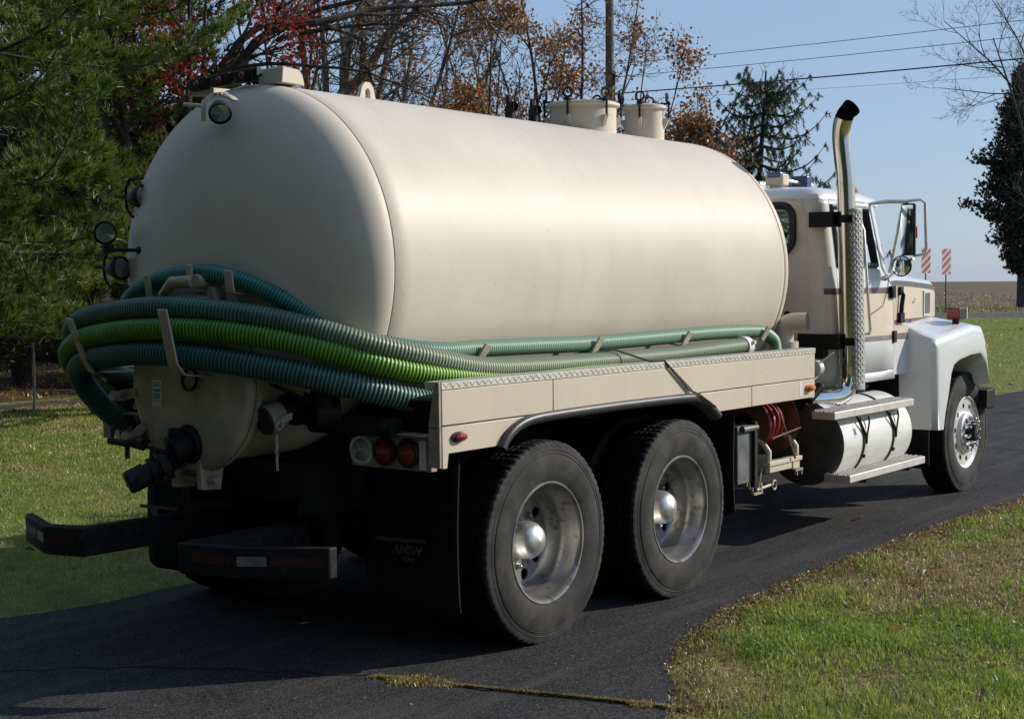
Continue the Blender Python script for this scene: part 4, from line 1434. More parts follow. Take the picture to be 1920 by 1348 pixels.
# ---------------------------------------------------------------- side gear
b = MB()
FTY, FTZ, FTR = -0.875, 0.655, 0.303
b.lathe([(0.001, 3.585), (0.15, 3.587), (0.26, 3.598), (FTR - 0.012, 3.610), (FTR, 3.622), (FTR, 4.86), (FTR - 0.01, 4.872), (0.2, 4.885), (0.001, 4.888)], 64, (0, FTY, FTZ),
        mis=[1, 1, 1, 1, 0, 0, 0, 0])
tankend = M('tank_end_grey', (0.075, 0.072, 0.066), 0.6, 0.2, var=0.25, scale=6, spots=((0.24, 0.13, 0.06), 7, 0.66, 0.6))
ft = b.build('fuel_tank', [dullalu, tankend], T)
for x in (3.98, 4.52):
    b = MB()
    for rr, wd, o in ((0.004, 0.030, 0), (0.009, 0.008, -0.028)):
        b.lathe([(FTR + 0.001, x - wd + o), (FTR + rr, x - wd + o), (FTR + rr, x + wd + o), (FTR + 0.001, x + wd + o)], 48, (0, FTY, FTZ))
    b.build('tank_strap', gasket, ft)
    b = MB().lathe([(FTR + 0.004, x - 0.008), (FTR + 0.0075, x - 0.008), (FTR + 0.0075, x + 0.018), (FTR + 0.004, x + 0.018)], 48, (0, FTY, FTZ)).build('strap_band', dullalu, ft)
    a = R_(18)
    b = MB()
    for e in (-0.07, 0.09):
        b.tube([(x + e, -1.165, 0.83), (x + e * 0.9, FTY - 0.30, 0.79), (x + e * 0.1, FTY - FTR - 0.012, 0.70), (x, FTY - FTR - 0.012, 0.64)], 0.008, 6)
    b.cyl((x, FTY - FTR * 0.93, 0.55), (x, FTY - FTR * 0.99, 0.545), 0.015, n=8)
    b.build('step_bracket', blackm, ft)
b = MB().cyl((4.62, -0.80, 0.945), (4.62, -0.83, 1.02), 0.075, n=20).cyl((4.62, -0.83, 1.02), (4.62, -0.836, 1.04), 0.085, n=20)
b.build('fuel_cap', blackm, ft)
b = MB().cyl((4.22, -0.90, 0.955), (4.22, -0.905, 0.985), 0.022, n=12).cyl((4.05, -0.78, 0.94), (4.05, -0.78, 0.985), 0.03, n=12).build('tank_fitting', alu, ft)
b = MB()
for k in range(4):
    a = R_(10 + 1.0 * k)
    yy, zz = FTY - (FTR + 0.001) * math.cos(a + 0.03 * k), FTZ + (FTR + 0.001) * math.sin(a + 0.03 * k)
b.add([(3.80 + dx, FTY - (FTR + 0.0012) * math.cos(a), FTZ + (FTR + 0.0012) * math.sin(a)) for a in np.linspace(0.14, 0.44, 5) for dx in (0, 0.05)],
      [(2 * i, 2 * i + 1, 2 * i + 3, 2 * i + 2) for i in range(4)])
st = b.build('tank_label', sticker, ft)
MB().add([(3.808 + dx, FTY - (FTR + 0.0022) * math.cos(a), FTZ + (FTR + 0.0022) * math.sin(a)) for a in np.linspace(0.2, 0.36, 4) for dx in (0, 0.034)],
         [(2 * i, 2 * i + 1, 2 * i + 3, 2 * i + 2) for i in range(3)]).build('label_print', blueink, ft)


def step(x0, x1, y0, y1, z, nm='step'):
    b = MB().box((x0, y0, z - 0.055), (x1, y1, z))
    o = b.build(nm, step_m, T, bevel=0.006)
    b = MB()
    n = int((x1 - x0) / 0.034)
    for i in range(n):
        for j in range(5):
            x = x0 + 0.02 + i * 0.034 + (0.017 if j % 2 else 0)
            y = y0 + (y1 - y0) * (0.10 + 0.2 * j)
            b.cyl((x, y, z - 0.002), (x, y, z + 0.009), 0.011, 0.008, 6)
    b.build('grip_teeth', step_m, o)
    return o


step(3.56, 4.95, -1.25, -1.05, 0.455)
step(3.36, 4.78, -1.225, -1.05, 0.915)
b = MB()
for x in (3.9, 4.7):
    b.box((x, -1.22, 0.395), (x + 0.03, -0.8, 0.365))
b.build('step_hanger', black, T)
# grey cover plate behind the middle flap
b = MB().box((2.20, -1.10, 0.535), (2.40, -0.75, 0.905))
bx = b.build('battery_box', greyplate, T, bevel=0.006)
b = MB().box((2.385, -1.125, 0.50), (2.425, -1.09, 0.925)).build('corner_angle', blackm, bx)
b = MB().cyl((2.24, -1.11, 0.885), (2.43, -1.11, 0.885), 0.022, n=12).build('top_rail', greyplate, bx)
b = MB()
for k, x in enumerate((2.40, 2.44, 2.48, 2.52)):
    b.box((x, -1.06, 0.50 - 0.02 * (k % 3)), (x + 0.008, -1.04, 0.54))
b.box((2.39, -1.06, 0.54), (2.54, -1.04, 0.548))
b.build('box_bracket', cream_dirty, bx)
# hose reel
rl = MB()
rc = (-0.885, 0.865)
for x, r in ((2.66, 0.20), (3.06, 0.215)):
    rl.lathe([(0.03, x), (r, x), (r + 0.004, x + 0.004), (r, x + 0.008), (0.03, x + 0.008)], 48, (0, rc[0], rc[1]))
rl.cyl((2.66, rc[0], rc[1]), (3.06, rc[0], rc[1]), 0.09, n=24)
reel = rl.build('hose_reel', reelm, T)
S = []
for k in range(10 * 24):
    t = 2 * PI * k / 24
    lay = 0.115 if k < 120 else 0.135
    pos = (k % 120) / 120
    S.append((2.70 + 0.30 * (pos if k < 120 else 1 - pos) + 0.006 * math.sin(t * 3.3), rc[0] + lay * math.cos(t), rc[1] + lay * math.sin(t)))
MB().tube(S, 0.017, 7).build('red_hose', redhose, reel)
b = MB()
for x in (2.66, 3.06):
    b.tube([(x + 0.01, -0.93, 0.80), (x + 0.01, -1.03, 0.76), (x + 0.01, -1.075, 0.70), (x + 0.01, -1.075, 0.63)], 0.020, 10)
b.box((2.64, -1.10, 0.605), (3.12, -1.045, 0.635))
b.box((2.66, -1.09, 0.56), (2.98, -1.055, 0.603))
b.box((3.0, -1.09, 0.55), (3.1, -1.055, 0.603))
b.build('reel_stand', cream_panel, reel, bevel=0.004)
b = MB().cyl((2.66, -1.105, 0.79), (3.07, -1.11, 0.83), 0.006, n=6).cyl((2.82, -1.08, 0.94), (2.97, -1.12, 0.63), 0.007, n=6).build('guide_rod', rustm, reel)
b = MB()
b.cyl((2.62, -1.05, 0.60), (2.57, -1.05, 0.44), 0.008, n=6).box((2.5, -1.06, 0.43), (2.62, -1.04, 0.445)).box((2.60, -1.06, 0.44), (2.615, -1.04, 0.50))
b.build('reel_fitting', cream_dirty, reel)
b = MB()
b.box((3.06, -1.08, 0.53), (3.17, -1.06, 0.545)).box((3.08, -1.08, 0.50), (3.09, -1.06, 0.53)).box((3.15, -1.08, 0.50), (3.16, -1.06, 0.53))
b.build('reel_foot', cream_dirty, reel)
b = MB()
b.tube([(2.80 + 0.03 * math.cos(t), -1.05, 0.465 + 0.03 * math.sin(t)) for t in np.linspace(0, 2 * PI, 13)], 0.007, 6, caps=False)
b.cyl((2.55, -1.05, 0.46), (2.80, -1.04, 0.47), 0.010, n=6)
b.build('reel_fitting', cream_dirty, reel)

# exhaust stack
ex = MB()
path = spline([(3.965, -1.06, 1.10), (3.955, -1.056, 1.6), (3.94, -1.050, 2.1), (3.925, -1.042, 2.52), (3.915, -1.027, 2.72), (3.91, -1.018, 2.83), (3.90, -1.025, 2.93), (3.88, -1.06, 3.01), (3.865, -1.12, 3.06)], 80)
ex.tube(path[:76], 0.066, 24, caps=False)
stack = ex.build('exhaust_stack', stackm, T)
b = MB().tube(path[78:], 0.0672, 24, caps=False)
e = path[-1]; d = path[-1] - path[-2]; d /= np.linalg.norm(d)
b.tube(path[62:73], 0.060, 20)
b.tube(path[66:], 0.0635, 20, caps=False)
b.build('stack_tip', soot, stack)
for z in (1.95, 2.52):
    i = int(np.argmin(abs(path[:, 2] - z)))
    b = MB().tube([path[i] - (0, 0, 0.012), path[i] + (0, 0, 0.012)], 0.0685, 24).build('pipe_joint', stackm, stack)
el = spline([(3.95, -1.06, 1.20), (3.948, -1.06, 1.10), (3.92, -1.05, 1.02), (3.85, -1.02, 0.98), (3.74, -0.975, 0.972), (3.54, -0.88, 0.97)], 30)
MB().tube(el, 0.068, 24, caps=False).build('exhaust_elbow', chrome, stack)
MB().cyl((3.3, -0.75, 0.96), (4.7, -0.72, 0.99), 0.13, n=24).build('muffler', stackm, stack)
b = MB()      # perforated heat shield on the outside of the stack
shield_m = M('shield_metal', (0.40, 0.40, 0.39), 0.6, 0.3, var=0.08, scale=10)
rows, cols, rad = 150, 19, 0.112
hsv, hsf = [], []
for i in range(rows + 1):
    z = 1.03 + (2.34 - 1.03) * i / rows
    k = int(np.argmin(abs(path[:, 2] - z)))
    c0 = path[k]
    for j in range(cols + 1):
        a = R_(-134 + 120 * j / cols)
        hsv.append((c0[0] + rad * math.cos(a), c0[1] + rad * math.sin(a), z))
for i in range(rows):
    for j in range(cols):
        if ((j % 4 == 1 and i % 5 < 2) or (j % 4 == 3 and (i + 2) % 5 < 2)) and 4 < i < rows - 2:
            continue
        hsf.append((i * (cols + 1) + j, i * (cols + 1) + j + 1, (i + 1) * (cols + 1) + j + 1, (i + 1) * (cols + 1) + j))
b.add(hsv, hsf).build('heat_shield', shield_m, stack, solid=0.002)
for z, x0, y0, w_, h_ in ((2.265, 3.87, -0.80, 0.045, 0.055), (1.38, 3.86, -0.72, 0.05, 0.055)):
    b = MB()
    b.box((x0 - w_, y0, z - h_), (x0 + w_, -0.99 if z > 2 else -1.04, z + h_))
    i = int(np.argmin(abs(path[:, 2] - z)))
    b.tube([path[i] - (0, 0, 0.028), path[i] + (0, 0, 0.028)], 0.078, 20)
    b.build('stack_clamp', black, stack, bevel=0.004)
b = MB().box((3.74, -0.96, 1.26), (3.82, -0.88, 1.33)).build('stack_bracket', black, stack)

# intake elbow and odd fittings between deck and cab
b = MB()
pth = spline([(3.32, -0.86, 1.30), (3.32, -0.86, 1.46), (3.325, -0.88, 1.515), (3.335, -0.92, 1.53), (3.36, -1.02, 1.535)], 30)
b.tube(pth, 0.068, 24, caps=False)
b.tube([pth[-1], pth[-1] + (-0.006, 0.025, 0)], [0.067, 0.058], 20, mi=1)
b.cyl((3.32, -0.86, 1.30), (3.32, -0.86, 1.40), 0.10, n=24)
b.build('intake_elbow', [cream_panel, black], T)
b = MB().cyl((3.26, -1.12, 1.22), (3.30, -1.13, 1.22), 0.055, n=18).cyl((3.27, -1.13, 1.24), (3.31, -1.24, 1.33), 0.008, n=6).cyl((3.2, -1.05, 1.1), (3.32, -1.1, 1.18), 0.03, n=8)
b.build('shutoff_valve', dullalu, T)
b = MB().box((3.10, -1.10, 1.04), (3.35, -0.6, 1.22)).cyl((3.2, -1.1, 1.0), (3.32, -1.14, 1.1), 0.035, n=10).build('pump_box', black, T, bevel=0.01)
b = MB().box((2.98, -1.22, 1.075), (3.04, -1.14, 1.04)).build('deck_bracket', dullalu, T)

# ---------------------------------------------------------------- cab
ZL = [1.05, 1.12, 1.355, 1.395, 1.72, 1.765, 1.92, 2.035, 2.15, 2.38, 2.42]
def ys(z):
    return float(np.interp(z, [1.05, 1.34, 1.55, 1.78, 2.07, 2.42], [0.985, 0.985, 0.98, 0.965, 0.93, 0.885]))
def lines(z):
    t = max(0, min(1, (z - 1.9) / 0.52))
    return [3.95, 3.968, 3.985, 4.73 - 0.10 * t, 4.80 - 0.11 * t + (0.17 * (1 - t) if z < 1.9 else 0), 4.88 - 0.12 * t + (0.10 * (1 - t) if z < 1.9 else 0)]
MATS = [white, stripe_g, cab_cream, stripe_m, cab_back]
rowm = [0, 0, 1, 2, 3, 0, 0, 0, 0, 0]
cb = MB()
for s in (1, -1):
    for j in range(len(ZL) - 1):
        za, zb = ZL[j], ZL[j + 1]
        La, Lb = lines(za), lines(zb)
        for i in range(5):
            if 1 <= i <= 3 and j >= 1 and j <= 9:
                continue
            cb.add([(La[i], -s * ys(za), za), (La[i + 1], -s * ys(za), za), (Lb[i + 1], -s * ys(zb), zb), (Lb[i], -s * ys(zb), zb)], [(0, 1, 2, 3) if s > 0 else (3, 2, 1, 0)], rowm[j], True)
        # rounded rear corner
        arc = [(3.95, 0.0), (3.912, 0.0075), (3.88, 0.029), (3.858, 0.061), (3.85, 0.10)]
        for k in range(4):
            (xa, ya), (xb, yb) = arc[k], arc[k + 1]
            mm = rowm[j] if k == 0 else (4 if k > 0 else 0)
            if k in (1, 2) and rowm[j] in (2, 3): mm = rowm[j]
            cb.add([(xa, -s * (ys(za) - ya), za), (xb, -s * (ys(za) - yb), za), (xb, -s * (ys(zb) - yb), zb), (xa, -s * (ys(zb) - ya), zb)], [(0, 1, 2, 3)], mm, True)
# back wall with window opening
WY, WZ0, WZ1 = 0.675, 2.035, 2.38
for j in range(len(ZL) - 1):
    za, zb = ZL[j], ZL[j + 1]
    for ya, yb in ((-1, 0), (0, 1), (1, 2)):
        Y = lambda k, z: {-1: -(ys(z) - 0.10), 0: -WY, 1: WY, 2: ys(z) - 0.10}[k]
        if ya == 0 and za >= 2.03 and zb <= 2.381:
            continue
        cb.add([(3.85, Y(ya, za), za), (3.85, Y(yb, za), za), (3.85, Y(yb, zb), zb), (3.85, Y(ya, zb), zb)], [(0, 1, 2, 3)], 4, False)
# roof
rf = []
for xo, inset, z in ((0, 0, 2.42), (0.0, 0.012, 2.455), (0.03, 0.05, 2.490), (0.09, 0.13, 2.512), (0.25, 0.35, 2.53)):
    hw = 0.885 - inset
    x0, x1 = 3.85 + xo, 5.06 - xo * 1.2 - (0.0 if z > 2.43 else 0.06)
    c_ = 0.09
    zf = -0.02
    rf.append([(x0, -hw + c_, z), (x0 + c_ * .3, -hw + c_ * .3, z), (x0 + c_, -hw, z), (4.6, -hw, z), (x1, -hw + 0.06, z + zf), (x1 + 0.05, -hw * .5, z + zf), (x1 + 0.05, hw * .5, z + zf), (x1, hw - 0.06, z + zf), (4.6, hw, z), (x0 + c_, hw, z), (x0 + c_ * .3, hw - c_ * .3, z), (x0, hw - c_, z)])
n = 12
V = [q for r in rf for q in r]
F = [(j * n + i, j * n + (i + 1) % n, (j + 1) * n + (i + 1) % n, (j + 1) * n + i) for j in range(len(rf) - 1) for i in range(n)] + [tuple((len(rf) - 1) * n + i for i in range(n)), tuple(reversed(range(n)))]
cb.add(V, F, 0, True)
cab = cb.build('cab', MATS, T, solid=0.02, sharp=38, weld=True)
for s in (1, -1):
    d = MB()
    for j in range(1, 10):
        za, zb = ZL[j], ZL[j + 1]
        if j == 1: za += 0.006
        if j == 9: zb -= 0.006
        La, Lb = lines(za), lines(zb)
        for i in range(1, 4):
            if i == 2 and j in (6, 7, 8):
                continue
            g0 = 0.006 if i == 1 else 0
            g1 = -0.006 if i == 3 else 0
            d.add([(La[i] + g0, -s * ys(za), za), (La[i + 1] + g1, -s * ys(za), za), (Lb[i + 1] + g1, -s * ys(zb), zb), (Lb[i] + g0, -s * ys(zb), zb)], [(0, 1, 2, 3) if s > 0 else (3, 2, 1, 0)], rowm[j], True)
    door = d.build('door', MATS, cab, solid=0.03, sharp=38, weld=True)
    # door window with gasket, vent bar
    za, zb = 1.92, 2.38
    La, Lb = lines(za), lines(zb)
    c4 = [(La[2] + 0.016, za + 0.015), (La[3] - 0.02, za + 0.015), (Lb[3] - 0.01, zb - 0.015), (Lb[2] + 0.016, zb - 0.015)]
    g = MB().tube([(q[0], -s * (ys(q[1]) + 0.0), q[1]) for q in c4 + c4[:2]], 0.022, 8, caps=False)
    vb0, vb1 = (4.50, za + .02), (4.44, zb - .02)
    g.cyl((vb0[0], -s * ys(vb0[1]), vb0[1]), (vb1[0], -s * ys(vb1[1]), vb1[1]), 0.012, n=8)
    g.build('window_frame', gasket, cab)
    MB().add([(q[0], -s * (ys(q[1]) - 0.01), q[1]) for q in c4], [(0, 1, 2, 3)], 0, False).build('door_window', glass_m, cab)
    MB().cyl((4.92, -s * 0.985, 1.76), (4.92, -s * 0.985, 1.69), 0.018, n=8).box((4.91, -s * 0.965, 1.68), (4.99, -s * 0.99, 1.775)).build('door_hinge', black, cab)
    MB().box((4.94, -s * 0.975, 1.335), (4.99, -s * 1.0, 1.425)).build('door_hinge', black, cab)
    MB().tube([(4.33, -s * 0.91, 2.23), (4.33, -s * 0.985, 2.24), (4.34, -s * 1.0, 2.20), (4.40, -s * 1.03, 1.45), (4.40, -s * 1.02, 1.42), (4.34, -s * 0.975, 1.42)], 0.014, 8).build('grab_rail', alu, cab)
    if s > 0:
        MB().box((4.15, -0.975, 1.50), (4.29, -0.995, 1.545)).build('door_handle', chrome, cab, bevel=0.006)
# rear window
rw = [(WY - 0.10 + 0.10 * math.cos(a), WZ1 - 0.10 + 0.10 * math.sin(a)) for a in np.linspace(0, PI / 2, 7)]
rw += [(-q[0], q[1]) for q in reversed(rw)]
rw += [(-WY + 0.10 - 0.10 * math.cos(a), WZ0 + 0.10 - 0.10 * math.sin(a)) for a in np.linspace(0, PI / 2, 7)]
rw += [(WY - 0.10 + 0.10 * math.sin(a), WZ0 + 0.10 - 0.10 * math.cos(a)) for a in np.linspace(0, PI / 2, 7)]
g = MB().tube([(3.848, q[0] * 0.985, q[1]) for q in rw + rw[:1]], 0.028, 8, caps=False)
fil = []     # corner fillets of the opening
g.build('rear_window_frame', gasket, cab)
for sy in (1, -1):
    for zc, sz in ((WZ1, 1), (WZ0, -1)):
        cor = [(sy * WY * 1.003, zc)] + [(sy * (WY - 0.10 + 0.10 * math.cos(a)) * 0.99, zc - sz * (0.10 - 0.10 * math.sin(a))) for a in np.linspace(0, PI / 2, 7)]
        MB().prism(cor, 'x', 3.8505, 3.86).build('window_corner', cab_back, cab)
MB().add([(3.864, q[0] * 0.99, q[1]) for q in rw], [tuple(range(len(rw)))], 0, False).build('rear_window', glass_m, cab)
g = MB()     # pressed lines of the back wall
for y in (-0.80, 0.80):
    g.tube([(3.850, y * 0.99, 1.1), (3.850, y, 1.6), (3.850, y * 0.96, 2.3), (3.850, y * 0.92, 2.43)], 0.004, 6)
g.tube([(3.85, -0.56, 1.1), (3.85, -0.57, 1.90), (3.85, -0.52, 1.95), (3.85, 0.52, 1.95), (3.85, 0.57, 1.90), (3.85, 0.56, 1.1)], 0.005, 6)
g.tube([(3.85, -0.75, 2.30), (3.85, -0.73, 2.40), (3.85, -0.66, 2.43), (3.85, 0.66, 2.43), (3.85, 0.73, 2.40), (3.85, 0.75, 2.30)], 0.005, 6)
g.build('pressed_ridge', cab_back, cab)
b = MB()
for y, z in ((-0.62, 1.58), (-0.52, 1.57), (-0.50, 1.47), (-0.66, 1.5)):
    b.cyl((3.852, y, z), (3.842, y, z), 0.022, n=12)
b.build('wall_plug', gasket, cab)
MB().cyl((3.855, -0.58, 1.725), (3.838, -0.58, 1.725), 0.035, n=18).cyl((3.855, -0.58, 1.725), (3.825, -0.58, 1.725), 0.02, n=12).build('vent_plug', blackm, cab)
MB().add([(4.87, -ys(1.92) + .03, 1.92), (4.87, ys(1.92) - .03, 1.92), (4.755, ys(2.4) - .03, 2.4), (4.755, -ys(2.4) + .03, 2.4)], [(0, 1, 2, 3)], 0, False).build('windshield', glass_m, cab)
b = MB().box((4.55, -0.90, 1.55), (4.93, 0.90, 1.89)).box((3.92, -0.94, 1.09), (4.93, 0.94, 1.12)).build('dashboard', vinyl, cab, bevel=0.02)
for y in (-0.5, 0.5):
    b = MB().box((3.98, y - 0.25, 1.42), (4.42, y + 0.25, 1.58)).box((3.92, y - 0.24, 1.50), (4.05, y + 0.24, 2.05)).build('seat', vinyl, cab, bevel=0.04)
b = MB().tube([(4.46 + 0.10 * math.sin(t), 0.5 + 0.22 * math.cos(t), 1.93 + 0.17 * math.sin(t)) for t in np.linspace(0, 2 * PI, 25)], 0.014, 8, caps=False)
b.cyl((4.46, 0.5, 1.93), (4.65, 0.5, 1.80), 0.03, n=8).build('steering_wheel', gasket, cab)
# roof things
b = MB()
b.cyl((4.3, -0.30, 2.515), (4.3, -0.30, 2.545), 0.055, n=16)
b.build('roof_vent', chrome, cab)
for y, mt in ((0.16, redlens), (-0.05, clearlens), (-0.28, clearlens)):
    pass
b = MB().box((4.05, -0.48, 2.545), (4.16, -0.33, 2.63)).cyl((4.105, -0.40, 2.50), (4.105, -0.40, 2.55), 0.05, n=12)
bc = b.build('beacon', cream_panel, T, bevel=0.01)
MB().box((4.045, -0.46, 2.60), (4.165, -0.35, 2.645)).build('beacon_lens', M('beacon_blue', (0.05, 0.10, 0.25), 0.2), bc, bevel=0.01)
b = MB().box((4.50, -0.46, 2.535), (4.60, -0.33, 2.64)).build('beacon', M('beacon_dark', (0.04, 0.07, 0.16), 0.3), cab, bevel=0.01)
MB().cyl((4.16, -0.40, 2.60), (4.5, -0.40, 2.585), 0.012, n=8).cyl((4.15, -0.22, 2.56), (4.75, -0.36, 2.57), 0.03, 0.04, n=12).build('air_horn', alu, cab)
b = MB()
for y in (-0.72, -0.40, 0.0, 0.40, 0.72):
    MB().lathe([(0.045, 0.0), (0.04, 0.035), (0.02, 0.055), (0.001, 0.06)], 16, (4.86 if abs(y) < .5 else 4.78, y, 2.508 if abs(y) < .5 else 2.495), 'z').build('clearance_light', amber, cab)
MB().lathe([(0.05, 0.0), (0.045, 0.02), (0.02, 0.03), (0.001, 0.032)], 16, (3.99, -0.10, 2.522), 'z').build('roof_dome_light', redlens, cab)
MB().lathe([(0.07, 0.0), (0.06, 0.022), (0.03, 0.034), (0.001, 0.036)], 16, (4.02, -0.24, 2.52), 'z').build('roof_dome', chrome, cab)
MB().lathe([(0.06, 0.0), (0.05, 0.018), (0.03, 0.028), (0.001, 0.03)], 16, (3.99, 0.03, 2.522), 'z').build('roof_dome', chrome, cab)
# hood
hd = MB()
secs = []
for x, hw, zs, zt in ((4.96, 0.955, 1.82, 1.905), (5.2, 0.915, 1.825, 1.915), (5.65, 0.85, 1.815, 1.90), (6.05, 0.795, 1.80, 1.875), (6.38, 0.75, 1.785, 1.84), (6.47, 0.735, 1.76, 1.79), (6.51, 0.715, 1.70, 1.70)):
    k = (1.915 - zt)
    row = [(-hw, 1.30), (-hw, 1.465), (-hw, 1.505), (-hw, zs - 0.05), (-hw + 0.004, zs - 0.005), (-hw + 0.035, zs + 0.03), (-hw * 0.72, zt), (0, zt + 0.02)]
    row += [(-q[0], q[1]) for q in reversed(row[:-1])]
    secs.append([(x, q[0], q[1]) for q in row])
n = len(secs[0])
hm = [0, 3, 2, 3, 0, 0, 0, 0, 0, 0, 3, 2, 3, 0]
for j in range(len(secs) - 1):
    for i in range(n - 1):
        hd.add([secs[j][i], secs[j][i + 1], secs[j + 1][i + 1], secs[j + 1][i]], [(0, 1, 2, 3)], hm[i], True)
hd.add(secs[-1], [tuple(range(n))], 0, False)
hd.add([secs[0][i] for i in range(n)], [tuple(range(n))], 0, False)
hood = hd.build('hood', MATS, T, sharp=30)
for s in (1, -1):
    MB().box((4.992, s * -0.972, 1.075), (5.285, s * -0.93, 1.352)).build('cowl_panel', white, hood, bevel=0.004)
    MB().box((4.992, s * -0.972, 1.356), (5.285, s * -0.93, 1.396)).build('cowl_panel', stripe_g, hood)
    MB().box((4.992, s * -0.972, 1.400), (5.285, s * -0.93, 1.462)).build('cowl_panel', cab_cream, hood)
bmw = bmesh.new(); bmw.from_mesh(hood.data); bmesh.ops.remove_doubles(bmw, verts=bmw.verts, dist=1e-5); bmesh.ops.recalc_face_normals(bmw, faces=bmw.faces); bmw.to_mesh(hood.data); bmw.free(); hood.data.set_sharp_from_angle(angle=R_(35))
for s in (1, -1):
    hy = lambda x: float(np.interp(x, [4.96, 5.2, 5.65, 6.05, 6.38, 6.47], [.955, .915, .85, .795, .75, .735]))
    b = MB()
    x0, x1, z0, z1 = 6.06, 6.24, 1.535, 1.71
    for (xa, xb, za, zb) in ((x0 - .02, x1 + .02, z1, z1 + .02), (x0 - .02, x1 + .02, z0 - .02, z0), (x0 - .02, x0, z0, z1), (x1, x1 + .02, z0, z1)):
        xm = (xa + xb) / 2
        b.add([(x, s * -(hy(x) + e), z) for e in (0.002, 0.012) for x in (xa, xb) for z in (za, zb)], [(0, 1, 3, 2), (4, 6, 7, 5), (0, 4, 5, 1), (2, 3, 7, 6), (0, 2, 6, 4), (1, 5, 7, 3)], 0, False)
    lv = b.build('hood_louver', white, hood)
    b = MB().add([(x, s * -(hy(x) + 0.0025), z) for x in (x0, x1) for z in (z0, z1)], [(0, 1, 3, 2)], 0, False).build('louver_recess', black, hood)
    b = MB()
    for k in range(7):
        xx = x0 + 0.015 + k * (x1 - x0 - 0.03) / 6
        b.box((xx - 0.008, s * -(hy(xx) + 0.003), z0), (xx + 0.004, s * -(hy(xx) + 0.010), z1))
    b.build('louver_slat', stripe_g, hood)
    b = MB().tube([(5.24, s * -0.925, 1.735), (5.27, s * -0.935, 1.70), (5.24, s * -0.935, 1.62), (5.23, s * -0.935, 1.55)], 0.018, 8).box((5.20, s * -0.905, 1.48), (5.28, s * -0.945, 1.56)).box((5.22, s * -0.90, 1.70), (5.28, s * -0.935, 1.77))
    b.build('hood_latch', black, hood)
    MB().add([(x, s * -(hy(x) + 0.003), z) for x in (5.62, 5.78) for z in (1.47, 1.50)], [(0, 1, 3, 2)], 0, False).build('side_reflector', redlens, hood)
    b = MB().tube([(5.68 + 0.09 * t, s * -(hy(5.68 + .09 * t) + 0.003), 1.63 + 0.014 * math.sin(t * 7) + 0.03 * t) for t in np.linspace(0, 1, 14)], 0.0045, 5)
    b.build('hood_script', stripe_g, hood)
MB().box((6.48, -0.55, 0.9), (6.55, 0.55, 1.68)).build('grille', chrome, hood)
